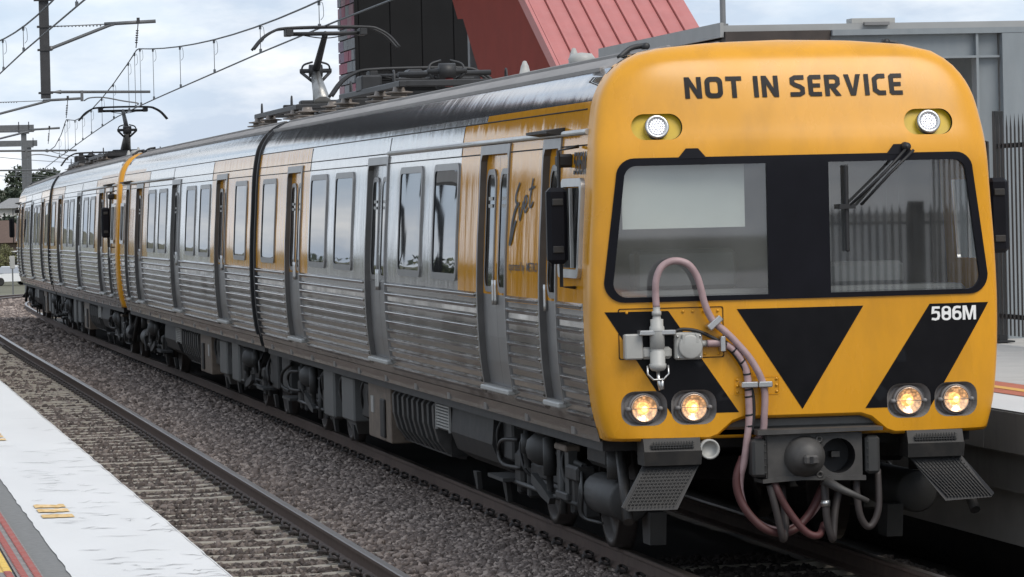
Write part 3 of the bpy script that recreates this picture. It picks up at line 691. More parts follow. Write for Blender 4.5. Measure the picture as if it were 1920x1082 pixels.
        d = MB(); P = [(X(.755), .01, .80), (X(1.165), .01, .80), (X(1.345), -.10, .52), (X(1.30), -.10, .49), (X(.945), -.10, .49)]
        if s_ > 0: P = [(.775, .01, .80), (1.165, .01, .80), (1.37, -.10, .53), (1.35, -.10, .50), (1.01, -.10, .485)]
        d.prism(P, (0, .02, 0))
        for i in range(11):
            f = (i+1.5)/13; xa = P[0][0]+(P[-1][0]-P[0][0])*f; xb = P[1][0]+(P[2][0]-P[1][0])*f; z = .80+(.50-.80)*f; y = .01-.11*f
            d.box(xa+.06*(xb-xa), xb-.06*(xb-xa), y-.005, y+.004, z-.004, z+.004, 1)
        for i in range(14):
            f = (i+1)/15; xt_ = P[0][0]+(P[1][0]-P[0][0])*f; xb_ = P[-1][0]+(P[2][0]-P[-1][0])*f
            d.prism([(xt_-.003, .004-.012, .775), (xt_+.003, .004-.012, .775), (xb_+.003, -.098-.012, .515), (xb_-.003, -.098-.012, .515)], (0, .012, 0), 1)
        d.build('deflector_plate', [m_black, m_under], st)
    hn = MB().lathe((-.69, .02, .905), (0, -1, 0), [(-.3, .04), (-.02, .045), (.0, .07), (.07, .072), (.072, .058), (.03, .056), (.03, .0)], 20)
    hn.build('horn', m_lightgrey, T)
    # hanging hoses under the coupler
    def hang(pts, r, m): MB().tube(catmull(pts, 6), r, 10).build('brake_hose', m, T)
    hang([(-.44, .0, .84), (-.49, .0, .70), (-.475, .0, .56), (-.40, -.02, .42), (-.27, -.03, .31), (-.10, .0, .30), (.05, .05, .42), (.16, .1, .60)], .03, m_hosered)
    hang([(-.24, -.08, .67), (-.21, -.1, .58), (-.14, -.1, .45), (-.02, -.1, .30), (.08, -.08, .27), (.14, .0, .34)], .027, m_hosered)
    hang([(-.27, -.08, .64), (-.25, -.09, .55), (-.22, -.09, .42), (-.19, -.08, .29), (-.17, -.05, .25), (-.14, 0, .33), (-.14, .1, .62)], .026, m_hosegrey)
    hang([(.13, -.08, .66), (.13, -.1, .50), (.14, -.1, .36), (.17, -.09, .26), (.19, -.05, .25), (.22, .0, .42), (.27, .05, .60)], .028, m_hosegrey)
    hang([(.37, -.05, .68), (.37, -.06, .54), (.39, -.06, .40), (.44, -.05, .32), (.49, -.04, .34), (.535, -.03, .46), (.54, .0, .72)], .026, m_hosegrey)
    MB().lathe((.13, -.1, .52), (0, 0, -1), [(0, .03), (.0, .034), (.045, .034), (.045, .03)], 12).build('hose_band', m_alum, T)

def bogie(T, yc, front_end):
    B = MB()
    for s_ in (-1, 1):
        B.box(s_*.98, s_*1.14, yc-1.75, yc+1.75, .42, .56, 0, .03)
        B.box(s_*.98, s_*1.14, yc-.5, yc+.5, .30, .44, 0, .03)
        for w in (-1.25, 1.25): B.box(s_*1.0, s_*1.2, yc+w-.16, yc+w+.16, .33, .62, 0, .03)
    B.box(-1.0, 1.0, yc-.28, yc+.28, .44, .62)
    BO = B.build('bogie', m_under, T)
    for w in (-1.25, 1.25):
        for s_ in (-1, 1):
            wb = MB().lathe((s_*.835, yc+w, .46), (s_, 0, 0), [(-.07, .48), (-.045, .48), (-.04, .46), (.065, .455), (.07, .40), (.02, .38), (.02, .15), (.10, .12), (.10, 0)], 28)
            wb.build('wheel', m_wheel, BO)
    for s_ in (-1, 1):
        MB().lathe((s_*1.08, yc, .58), (0, 0, 1), [(0, .16), (.02, .20), (.06, .245), (.13, .26), (.2, .245), (.25, .19), (.27, .12)], 20).build('air_spring', m_undergrey, BO)
        for dy, z0, z1 in ((-.42, .40, .88), (.62, .52, .86)):
            MB().lathe((s_*1.22, yc+dy, z0), (0, 0, 1), [(0, .028), (.12, .028), (.12, .052), (z1-z0-.06, .052), (z1-z0-.06, .03), (z1-z0, .03)], 12).build('damper', m_undergrey, BO)
        MB().tube(catmull([(s_*1.2, yc+1.15, .72), (s_*1.27, yc+1.55, .70), (s_*1.28, yc+1.72, .60), (s_*1.27, yc+1.55, .50), (s_*1.2, yc+1.05, .49)], 5), .018, 8).build('bogie_hose', m_under, BO)
        MB().prism([(s_*1.2, yc-.1, .34), (s_*1.2, yc-.5, .30), (s_*1.2, yc-.55, .35), (s_*1.2, yc-.2, .42), (s_*1.2, yc+.3, .50), (s_*1.2, yc+.3, .42)], (s_*.05, 0, 0)).build('brake_lever', m_undergrey, BO)
        MB().box(s_*1.1, s_*1.3, yc+1.4, yc+2.2, .36, .39, 0).build('bogie_step', m_undergrey, BO)
        hk = MB()
        for dy in (-.55, .45): hk.tube(catmull([(s_*1.15, yc+dy, .86), (s_*1.30, yc+dy, .87), (s_*1.33, yc+dy, .92), (s_*1.33, yc+dy+.02, .99)], 4), .026, 8)
        hk.box(s_*1.0, s_*1.3, yc-.55, yc+.45, .85, .885, 0, .01)
        hk.build('lifting_hook', m_undergrey, BO)
        br = MB()
        for w in (-1.25, 1.25):
            br.lathe((s_*1.12, yc+w, .46), (s_, 0, 0), [(0, .16), (.05, .16), (.07, .12), (.07, 0)], 14)
            br.box(s_*1.02, s_*1.16, yc+w-.30, yc+w-.20, .25, .62, 0, .02).box(s_*1.02, s_*1.16, yc+w+.20, yc+w+.30, .25, .62, 0, .02)
        br.tube([(s_*1.19, yc-1.5, .36), (s_*1.19, yc+1.5, .36)], .02, 6).tube([(s_*1.16, yc-1.6, .66), (s_*1.16, yc-.4, .70)], .025, 6).tube([(s_*1.2, yc-.9, .6), (s_*1.2, yc-.9, .25)], .03, 6)
        br.build('axle_gear', m_undergrey, BO)
        for dy in (-1.0, .95): MB().tube(catmull([(s_*1.1, yc+dy, .88), (s_*1.2, yc+dy+.1, .7), (s_*1.2, yc+dy-.05, .5), (s_*1.1, yc+dy-.1, .4)], 5), .014, 6).build('bogie_cable', m_under, BO)
        if front_end:
            MB().box(s_*1.12, s_*1.24, yc-1.25, yc-.75, .37, .43, 0, .01).box(s_*1.12, s_*1.24, yc-1.25, yc-.75, .75, .80, 1, .01).box(s_*1.15, s_*1.22, yc-1.26, yc-1.1, .43, .76).box(s_*1.15, s_*1.22, yc-.9, yc-.75, .43, .76).build('pilot_frame', [m_undergrey, m_undertan], T)
            MB().box(s_*1.08, s_*1.24, 2.25, 2.75, .54, .66, 0, .02).build('equipment_box', m_under, T)
            MB().lathe((s_*1.08, .95, .48), (0, 1, 0), [(0, 0), (0, .14), (.02, .155), (1.1, .155), (1.12, .14), (1.12, 0)], 20).build('air_reservoir', m_undergrey, T)
            MB().lathe((s_*1.14, 1.1, .64), (0, 0, 1), [(0, 0), (0, .08), (.2, .08), (.21, 0)], 16).build('air_canister', m_undergrey, T)
            MB().box(s_*.95, s_*1.15, 1.5, 2.3, .68, .88, 0, .04).build('valve_box', m_under, T)
            MB().tube([(s_*1.22, .55, .88), (s_*1.27, .05, .40)], .04, 8).build('brace', m_under, T)
            pw = MB()
            for dd in (0, .05, .1): pw.tube(catmull([(s_*1.18, 2.35, .66-dd), (s_*1.24, 2.0+dd, .5), (s_*1.22, 2.1+dd, .30), (s_*1.15, 1.7, .27)], 5), .012, 6)
            pw.build('sand_pipe', m_undergrey, T)
            MB().prism([(s_*.83, .9, .16), (s_*.83, 1.15, .16), (s_*.83, 1.2, .4), (s_*.83, .85, .4)], (s_*.12, 0, 0)).build('rail_guard', m_undergrey, T)

def underframe(T):
    bogie(T, 3.95, True); bogie(T, 19.75, False)
    MB().box(-.9, .9, 6.0, 17.8, .55, .9).build('underfloor_backing', m_black, T)  # added black backing that keeps the gaps under the floor dark
    for s_ in (-1, 1):
        a = MB()
        for ang in range(0, 9):
            pass
        pr = [(s_*1.22, .86), (s_*1.24, .62), (s_*1.18, .46), (s_*1.02, .36), (s_*.7, .32), (s_*.7, .86)]
        a.prism([(x, 6.25, z) for x, z in pr], (0, 2.35, 0)); a.build('compressor_case', m_under, T)
        g = MB().box(s_*1.0, s_*1.235, 8.6, 9.45, .60, .885, 0, .01)
        for i in range(9): g.box(s_*1.235, s_*1.252, 8.64, 9.41, .625+i*.028, .64+i*.028, 1)
        for y in (8.6, 9.42): g.box(s_*1.235, s_*1.256, y, y+.03, .60, .885, 1)
        g.build('vent_grille', [m_under, m_lightgrey], T)
        for k in range(9):
            y = 9.55+k*.34; q = [(1.20, .87), (1.255, .80), (1.25, .62), (1.21, .47), (1.13, .36), (1.0, .30), (.95, .30), (.95, .87)]
            MB().prism([(s_*x, y, z) for x, z in q], (0, .13, 0)).build('resistor_plate', m_undergrey if k % 2 else m_coupler, T)
        MB().box(s_*.9, s_*1.1, 9.5, 12.6, .33, .86).build('resistor_case', m_under, T)
        t = MB().box(s_*.9, s_*1.235, 12.65, 14.35, .29, .85, 0, .01)
        t.box(s_*1.235, s_*1.26, 13.0, 13.3, .33, .72, 1, .01).box(s_*1.235, s_*1.245, 13.9, 14.1, .55, .72, 2)
        t.build('switch_box', [m_undertan, m_under, m_lightgrey], T)
        b = MB().box(s_*.85, s_*1.235, 15.6, 16.6, .36, .84, 0, .02).box(s_*.85, s_*1.25, 15.58, 16.62, .84, .865, 0, .005).prism([(s_*1.2, 15.7, .36), (s_*1.2, 16.5, .36), (s_*1.15, 16.3, .22), (s_*1.15, 15.9, .22)], (-s_*.25, 0, 0))
        b.build('battery_box', m_boxgrey, T)
        MB().box(s_*.8, s_*1.235, 17.35, 18.25, .32, .88, 0, .025).build('battery_box', m_boxgrey, T)
        MB().box(s_*.8, s_*1.2, 21.95, CL-.05, .40, .9, 0, .02).build('end_cabinet', m_undergrey, T)
        for y in (17.7, 16.0, 22.3, 5.9, 7.5):
            MB().prism([(s_*1.16, y-.1, .32), (s_*1.16, y+.1, .32), (s_*1.14, y+.05, .16), (s_*1.14, y-.05, .16)], (s_*.04, 0, 0)).build('cable_guard', m_undergrey, T)
        for y0_, y1_, z_, x_ in ((5.8, 9.4, .90, 1.16), (12.6, 18.4, .885, 1.2), (18.4, 22.6, .90, 1.1)): MB().tube([(s_*x_, y0_, z_), (s_*x_, y1_, z_)], .022, 6).build('pipe', m_under, T)
        for y in (14.5, 15.1, 16.9, 18.5, 6.1):
            MB().tube(catmull([(s_*1.12, y, .9), (s_*1.2, y+.06, .75), (s_*1.18, y+.12, .55), (s_*1.1, y+.3, .42), (s_*1.1, y+.5, .5)], 5), .016, 6).build('cable', m_under, T)
        MB().box(s_*.95, s_*1.18, 14.45, 15.3, .44, .82, 0, .02).build('contactor_box', m_under, T); MB().lathe((s_*1.05, 16.7, .62), (0, 1, 0), [(0, 0), (0, .12), (.02, .14), (.55, .14), (.57, .12), (.57, 0)], 16).build('air_cylinder', m_undergrey, T)
        MB().box(s_*.95, s_*1.15, 5.75, 6.2, .5, .88, 0, .02).build('relay_box', m_undergrey, T)
        MB().tube(catmull([(s_*1.18, 21.9, .78), (s_*1.26, 22.2, .66), (s_*1.26, 22.3, .5), (s_*1.2, 22.0, .44)], 6), .02, 8).build('cable_loop', m_under, T)

def roof_gear(T):
    # frame and insulators round the pantograph, roof fittings by the cab
    def disc(x, y): MB().lathe((x, y, 3.80), (0, 0, 1), [(0, .07), (.03, .07), (.035, .17), (.05, .175), (.06, .09), (.085, .09), (.09, .15), (.105, .155), (.115, .07), (.16, .06)], 16).build('roof_insulator', m_insul, T)
    for y in (15.9, 17.4, 20.4, 21.7):
        for x in (-.62, .62): disc(x, y)
    f = MB()
    for x in (-.62, .62): f.box(x-.04, x+.04, 15.6, 20.8, 3.95, 4.02, 0, .01)
    for y in (15.9, 17.6, 19.2, 20.5): f.box(-.62, .62, y-.05, y+.05, 3.96, 4.03, 0, .01)
    for y in (16.2, 19.9):
        for x in (-.62, .62): f.tube(catmull([(x, y, 4.0), (x, y+.04, 4.12), (x, y+.1, 4.14), (x, y+.14, 4.0)], 4), .012, 6)
    f.build('pantograph_frame', m_panto, T)
    e = MB().box(-.5, .5, 21.3, 22.6, 3.82, 3.90, 0, .02).box(-.62, -.3, 20.9, 21.4, 3.82, 3.98, 0, .02).box(-.1, .3, 21.5, 22.2, 3.88, 4.0, 0, .03)
    e.tube(catmull([(-.5, 20.3, 4.0), (-.4, 20.9, 4.1), (-.1, 21.3, 4.02), (.1, 21.7, 3.95)], 6), .018, 8)
    e.build('roof_switchgear', m_panto, T)
    for x, y, h in ((-.72, 7.2, .15), (-.70, 4.9, .17)): MB().lathe((x, y, 3.77), (0, 0, 1), [(0, .09), (.03, .09), (.04, .05), (h*.7, .035), (h, .015), (h+.005, 0)], 12).build('roof_aerial', m_lightgrey, T)
    MB().box(-.86, -.56, 3.6, 6.4, 3.745, 3.80, 0, .015).build('aerial_base', m_roof, T)
    MB().lathe((-.82, 3.9, 3.78), (0, 0, 1), [(0, .10), (.04, .11), (.08, .08), (.09, 0)], 14).build('roof_vent', m_lightgrey, T)
    for s_ in (-1, 1): MB().tube(catmull([(s_*1.1, .9, 3.72), (s_*1.0, .95, 3.79), (s_*.88, .95, 3.81)], 4), .02, 8).lathe((s_*.9, .9, 3.80), (0, -1, 0), [(-.1, .02), (.04, .026), (.04, 0)], 10).build('whistle', m_panto, T)

def pantograph(T, raised):
    P = MB().box(-.45, .45, 17.4, 17.55, 4.02, 4.10, 0, .01).box(-.12, .12, 17.5, 18.3, 4.02, 4.09, 0, .01).box(-.3, .3, 18.0, 18.25, 4.02, 4.14, 0, .02).build('pantograph', m_panto, T)
    if raised:
        base, knee, head = (18.25, 4.08), (17.55, 4.56), (18.75, 5.02)
    else:
        base, knee, head = (18.25, 4.08), (16.5, 4.14), (18.95, 4.17)
    a = MB()
    if raised:
        a.tube([(0, base[0], base[1]), (0, knee[0], knee[1])], [.13, .05], 10); a.tube([(.10, base[0], base[1]), (.05, knee[0], knee[1]-.02)], .02, 6)
    else: a.tube([(0, base[0], base[1]-.02), (0, knee[0], knee[1]-.03)], .06, 10).box(-.32, -.1, 17.4, 17.9, 4.06, 4.2, 0, .05).box(.1, .34, 17.9, 18.25, 4.04, 4.26, 0, .08)
    a.build('lower_arm', m_pantolight if raised else m_panto, P)
    k = MB()
    k.tube([(-.22, knee[0], knee[1]), (.22, knee[0], knee[1])], .03, 8).lathe((-.09, knee[0], knee[1]), (1, 0, 0), [(0, 0), (0, .09), (.18, .09), (.18, 0)], 14)
    for s_ in (-1, 1): k.tube(catmull([(s_*.2, knee[0], knee[1]), (s_*.17, knee[0]+.05, knee[1]+.08), (s_*.05, knee[0]+.1, knee[1]+.12)], 4), .014, 6).tube([(s_*.2, knee[0], knee[1]-.02), (s_*.06, knee[0]+.12, knee[1]-.15)], .022, 6)
    k.build('knee_joint', m_panto, P)
    MB().tube([(0, knee[0], knee[1]), (0, head[0], head[1])], [.055, .04], 8).build('upper_arm', m_panto, P)
    hd = MB(); z = head[1]+.075
    hd.tube([(-.52, head[0], head[1]), (.52, head[0], head[1])], .028, 8)
    dr = .28 if raised else .30
    for dy in (-.14, .14):
        pts = [(-.99, head[0]+dy, z-dr), (-.86, head[0]+dy, z-.13), (-.72, head[0]+dy, z-.04), (-.56, head[0]+dy, z), (0, head[0]+dy, z+.012), (.56, head[0]+dy, z), (.72, head[0]+dy, z-.04), (.86, head[0]+dy, z-.13), (.99, head[0]+dy, z-dr)]
        hd.tube(catmull(pts, 5), .02, 6)
    for x in (-.5, .5): hd.box(x-.05, x+.05, head[0]-.16, head[0]+.16, head[1]-.03, z-.01, 0, .01)
    hd.tube(catmull([(-.4, head[0]-.02, head[1]), (0, head[0]-.02, head[1]-.06), (.4, head[0]-.02, head[1])], 6), .008, 5)
    hd.build('contact_head', m_panto, P)
    if not raised:
        MB().tube([(-.5, 16.8, 4.12), (.55, 16.9, 4.13)], .03, 8).build('linkage_rod', m_panto, P); MB().lathe((.05, 17.0, 4.02), (0, 1, 0), [(0, 0), (0, .08), (.1, .1), (.2, .06), (.2, 0)], 12).build('arm_linkage', m_panto, P)
        for s_ in (-1, 1): MB().box(s_*.42, s_*.66, 18.7, 19.2, 3.98, 4.18, 0, .02).build('head_rest', m_panto, P)
        MB().lathe((-.02, 16.5, 4.02), (1, 0, 0), [(0, 0), (0, .05), (.08, .055), (.1, 0)], 12).build('linkage_cap', m_red, P)

# ------------------------------------------------------------------ track alignment
YC, KC, YV, KV = 51.3, .00052, 22.86, 1.0e-4
def TP(s, x=0., z=0.):
    a = max(0., s-YC); b = max(0., s-YV); a2 = max(0., s-112.)
    zz = b*b*KV/2; zz = min(zz, 2.35)
    k2 = 1/330
    ang = a*KC+a2*k2
    return (a*a*KC/2+a2*a2*k2/2+x*math.cos(ang), s-x*math.sin(ang), z-zz)
def place(o, s0, flip=False):
    p0 = Vector(TP(s0+3.9)); p1 = Vector(TP(s0+19.0)); d = (p1-p0).normalized()
    if flip: d = -d; org = p1-d*3.9+(-d)*0
    z = Vector((0, 0, 1)); xax = d.cross(z).normalized(); up = xax.cross(d)
    org = p0-d*3.9 if not flip else p0+(p1-p0).normalized()*(19.0-3.9)+(p1-p0).normalized()*3.9
    o.matrix_world = Matrix(((xax.x, d.x, up.x, org.x), (xax.y, d.y, up.y, org.y), (xax.z, d.z, up.z, org.z), (0, 0, 0, 1)))

C1 = make_carriage(); cab_parts(C1); underframe(C1); roof_gear(C1)
C2 = copy_tree(C1, None, ('mirror',)); C3 = copy_tree(C1); C4 = copy_tree(C1)
def front_lettering(T):
    def ftext(s, x0, x1, z0, z1, m, bold, name):
        V, F = text_mesh(s, 1, bold, 0, 1.0)
        MB().add([front((x0+(x1-x0)*u, z0+(z1-z0)*v), .0055) for u, v in V], F).build(name, m, T)
    adv = lambda ch: .38 if ch == ' ' else GLYPH[ch][0]+.155
    tot = sum(adv(c) for c in 'NOT IN SERVICE')-.155; kx = 1.595/tot; x = -.772
    for word in 'NOT IN SERVICE'.split(' '):
        mb = MB()
        for ch in word:
            for out, hl in GLYPH[ch][1]: fsheet([(x+u*kx, 3.395+v*.154) for u, v in out], [[(x+u*kx, 3.395+v*.154) for u, v in h] for h in hl], .5, .006, mb=mb)
            x += adv(ch)*kx
        x += .38*kx
        mb.build('destination_word', m_stripe, T)
    def gtext(word, x0, x1, z0, z1, mk):
        mb = MB(); gp = .07; tot = sum(GLYPH[c][0]+gp for c in word)-gp; k = (x1-x0)/tot; x = x0
        for ch in word:
            for gi, (out, hl) in enumerate(GLYPH[ch][1]): mk([(x+u*k, z0+v*(z1-z0)) for u, v in out], [[(x+u*k, z0+v*(z1-z0)) for u, v in h] for h in hl], mb, gi)
            x += (GLYPH[ch][0]+gp)*k
        return mb
    gtext('586M', .966, 1.305, 1.770, 1.872, lambda o, h, mb, gi: fsheet(o, h, .5, .006+.0015*gi, mb=mb)).build('number_lettering', m_white, T)
    gtext('586M', .90, .41, 2.875, 3.04, lambda o, h, mb, gi: ssheet(o, h, .5, .006+.0015*gi, mb=mb)).build('number_lettering', m_black, T)
    sc = MB(); ys = lambda u: 3.62-1.12*u; zs = lambda v, u: 2.36+.47*v+.02*u
    for pth, w in (([(.36, 1.0), (.30, .93), (.22, .82), (.20, .72), (.27, .66), (.36, .65)], .055), ([(.30, .65), (.20, .56), (.10, .36), (.05, .12), (.02, .0), (.08, .05), (.16, .24), (.24, .38)], .075),
                   ([(.36, .60), (.38, .46), (.42, .40), (.52, .68)], .05), ([(.56, .56), (.66, .66), (.66, .76), (.58, .74), (.56, .60), (.62, .50), (.72, .58)], .045), ([(.90, 1.04), (.82, .80), (.78, .62), (.84, .58), (.92, .66)], .05), ([(.74, .86), (.98, .90)], .04)):
        cpth = catmull(pth, 4); out = stroke(cpth, w)
        V, F = out, []; n_ = len(cpth)
        sc.add([(-(xs(zs(v, u))+.006), ys(u), zs(v, u)) for u, v in out], [(i, i+1, 2*n_-2-i, 2*n_-1-i) for i in range(n_-1)])
    sc.build('script_lettering', m_black, T)
    def stext(s, y0, y1, z0, z1, bold, shear, rot, name, m=m_black):
        V, F = text_mesh(s, 1, bold, shear); P = []
        for u, v in V:
            y = y0+(y1-y0)*u; z = z0+(z1-z0)*v+rot*(u-.5); P.append((-(xs(z)+.005), y, z))
        MB().add(P, F).build(name, m, T)
    stext('operated by  METRO', 3.62, 2.30, 2.13, 2.22, .006, 0, 0, 'operator_lettering')
front_lettering(C1)
pantograph(C1, False); pantograph(C4, False); pantograph(C2, True); pantograph(C3, True)
C2['label'] = 'second train carriage from the front, raised pantograph, joined by a dark gap'
C3['label'] = 'third train carriage, its yellow cab edge and mirror showing beside the second'
C4['label'] = 'farthest train carriage at the left end, curving away on the track'
place(C1, 0); place(C2, 23.2, True); place(C3, 46.55); place(C4, 69.75, True)
def gangway(T):
    g = MB()
    for k in range(7): g.box(-1.28, 1.28, CL+.005+k*.036, CL+.026+k*.036, .98, 3.62)
    g.box(-1.1, 1.1, CL-.1, CL+.25, 1.0, 3.5)
    g.build('gangway_bellows', m_black, T)
for T in (C1, C3): gangway(T)

# ------------------------------------------------------------------ setting materials
m_ballast = M('ballast_ground', (.11, .092, .083), .9, var=.35, scale=30, bump=.6, bscale=60)
def stone_mat(name, k=1.):
    m = M(name, (.15, .13, .122), .85, var=.1); t = m.node_tree; n = t.nodes; l = t.links; b = n['Principled BSDF']
    ge = n.new('ShaderNodeNewGeometry'); cr_ = n.new('ShaderNodeValToRGB'); e = cr_.color_ramp.elements
    e[0].color = (.075*k, .058*k, .050*k, 1); e[1].color = (.38*k, .315*k, .275*k, 1); x = e.new(.6); x.color = (.185*k, .147*k, .128*k, 1)
    l.new(ge.outputs['Random Per Island'], cr_.inputs[0]); l.new(cr_.outputs[0], b.inputs['Base Color']); return m
m_stone = stone_mat('ballast_stone'); m_stone2 = stone_mat('dark_ballast_stone', .62); m_stone3 = stone_mat('shaded_oily_ballast_stone', .22)  # second darker between sleepers, third darkened for oil and the shade under the train
m_ballastdk = M('shaded_oily_ballast_ground', (.018, .016, .015), .9, var=.3, scale=30, bump=.5, bscale=60)  # bed also darkened for the shade beneath the train, besides oil
m_railside = M('rail_rust', (.105, .072, .058), .75, var=.2, scale=12, dirt=.25)
m_railtop = M('rail_head', (.16, .135, .12), .30, metal=.75, var=.15, scale=14)
m_sleeper = M('concrete_sleeper', (.36, .325, .27), .85, var=.2, scale=9, dirt=.35, dirtcol=(.12, .10, .085), dscale=7)
m_clip = M('rail_clip', (.035, .028, .025), .65, var=.3)
m_ground = M('ground_earth', (.12, .115, .075), .95, var=.3, scale=.15, bump=.3, bscale=2)
m_conc = M('platform_concrete', (.42, .405, .38), .8, var=.08, scale=3, dirt=.25, dirtcol=(.25, .24, .22), dscale=2, bump=.1, bscale=120)
m_concdk = M('platform_wall_concrete', (.33, .32, .305), .85, var=.15, scale=3, stretch=(1, 1, .3), dirt=.5, dirtcol=(.09, .085, .08), dscale=3)
m_asph = M('platform_asphalt', (.17, .17, .165), .9, var=.12, scale=30, bump=.3, bscale=250)
m_whitep = M('white_edge_paint', (.61, .605, .59), .55, var=.04, scale=2, stretch=(1.2, .25, 1), dirt=.07, dirtcol=(.45, .45, .44), dscale=5, bump=.06, bscale=18, bstretch=(1.5, 4, 1), bdist=.01)
m_crack = M('paint_crack', (.16, .155, .15), .9, var=.3)
m_tan = M('worn_tan_mark', (.62, .40, .14), .7, var=.2, scale=12, stretch=(2, .4, 1), dirt=.4, dirtcol=(.75, .72, .66), dscale=12)
m_tact = M('red_tactile_tile', (.30, .075, .06), .75, var=.2, scale=20, dirt=.45, dirtcol=(.2, .16, .15), dscale=14)
m_tactb = M('tactile_base', (.21, .19, .18), .85, var=.2, scale=20)
m_taty = M('yellow_tactile_tile', (.62, .42, .09), .7, var=.12, scale=20, dirt=.25, dirtcol=(.35, .25, .1), dscale=10)
m_redline = M('red_platform_strip', (.42, .12, .06), .75, var=.12, scale=8)
m_yline = M('yellow_platform_line', (.65, .36, .07), .7, var=.1)
m_gal = M('galvanised_steel', (.26, .275, .28), .45, metal=.5, var=.1, scale=8, dirt=.15)
m_cangrey = M('grey_painted_steel', (.215, .24, .255), .5, var=.07, scale=5, dirt=.2, dirtcol=(.35, .36, .36), dscale=6, stretch=(1, 1, .3))
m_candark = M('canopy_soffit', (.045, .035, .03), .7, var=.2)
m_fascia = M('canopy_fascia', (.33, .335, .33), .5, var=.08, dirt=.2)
m_fence = M('black_fence_paint', (.012, .013, .014), .45, var=.2)
m_black2 = M('dark_opening_black', (.008, .008, .0085), .6, var=.15, scale=2, spec=.2)  # near-black panels colour in the deep dark opening of the tower
m_brick = [M('pink_tile', (.42, .26, .30), .7, var=.15, scale=14), M('mauve_tile', (.30, .22, .30), .7, var=.15, scale=14), M('grey_tile', (.30, .32, .34), .7, var=.15, scale=14), M('rose_tile', (.42, .14, .20), .7, var=.15, scale=14)]
m_mortar = M('tile_joint', (.03, .028, .03), .8)
m_rendr = M('tower_render', (.42, .40, .40), .8, var=.06)
m_redwall = M('shaded_red_cladding', (.21, .035, .024), .7, var=.06, scale=2, spec=.15)  # red darkened for the shaded side wall
m_pink = M('red_roof_sheet', (.42, .13, .115), .45, var=.06, scale=2, dirt=.12, dirtcol=(.5, .3, .28), dscale=5)  # paler red, as the roof slope faces the sky
m_wire = M('overhead_wire', (.10, .11, .12), .5, metal=.3, var=.1)
m_mast = M('mast_dark_steel', (.045, .045, .047), .55, metal=.2, var=.15)
m_mastg = M('mast_grey_steel', (.135, .14, .145), .5, metal=.3, var=.12)
m_bark = M('bark', (.07, .055, .04), .9, var=.3)
def leafm(n, c):
    m = M(n, c, .6, var=.35, scale=1.2); return m
m_leaf = [leafm('leaf_dark', (.045, .06, .035)), leafm('leaf_mid', (.075, .09, .045)), leafm('leaf_olive', (.13, .13, .05))]
m_wall1 = M('house_wall', (.11, .08, .06), .85, var=.08); m_roof1 = M('house_roof_brown', (.10, .065, .05), .8, var=.15); m_wall2 = M('house_wall_pale', (.55, .53, .50), .85, var=.06)
m_roof2 = M('house_roof_grey', (.22, .22, .22), .8, var=.15)
m_palewall = M('pale_render', (.72, .71, .69), .8, var=.05)
m_carw = M('white_car_paint', (.75, .76, .77), .2, var=.02, coat=.6); m_tyre = M('tyre', (.02, .02, .02), .8)

# ------------------------------------------------------------------ terrain and ballast bed
def gz(y): return TP(y, 0, 0)[2]
def ground():
    xs_ = [-900, -500, -250, -120, -60, -30, -12, -5.35, -4, 0, 3, 8, 12, 16, 20, 30, 45, 60, 120, 250, 500, 900]
    ys_ = [-300, -120, -60, -30, -10, 10, 30, 50, 70, 90, 110, 130, 150, 180, 220, 260, 300, 320, 340, 360, 380, 400, 430, 500, 700, 1500]
    v = []
    for y in ys_:
        for x in xs_:
            z = gz(y)-.42
            if y > 310: z += 8.5*min(1, max(0, (y-310)/150))**1.1*math.exp(-((x-16)/70)**2)+.8*mnoise.noise(Vector((x*.03, y*.02, 0)))
            v.append((x, y, z))
    n = len(xs_); f = [(i*n+j, i*n+j+1, (i+1)*n+j+1, (i+1)*n+j) for i in range(len(ys_)-1) for j in range(n-1)]
    MB().add(v, f, 0, True).build('ground', m_ground, kind='structure')
ground()
def bed_z(x):            # ballast surface across both tracks
    return float(np.interp(x, [-6.5, -5.0, -4.6, -2.7, -2.3, -1.7, -1.2, -.6, .6, 1.1, 2.4], [-.40, -.24, -.192, -.192, -.172, -.15, -.165, -.205, -.205, -.20, -.40]))
def ballast_bed():
    S = np.concatenate([np.arange(-32, 40, .5), np.arange(40, 112, 1), np.arange(112, 240, 3)]); X = np.linspace(-6.4, 2.3, 45)
    v = []
    for s in S:
        for x in X: v.append(TP(s, x, bed_z(x)-.03+.02*mnoise.noise(Vector((x*3, s*3, 0)))))
    n = len(X); f = [(i*n+j, i*n+j+1, (i+1)*n+j+1, (i+1)*n+j) for i in range(len(S)-1) for j in range(n-1)]
    mb = MB().add(v, f, 0, True)
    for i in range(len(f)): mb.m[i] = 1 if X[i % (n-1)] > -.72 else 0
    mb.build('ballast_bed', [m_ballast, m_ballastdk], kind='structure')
ballast_bed()
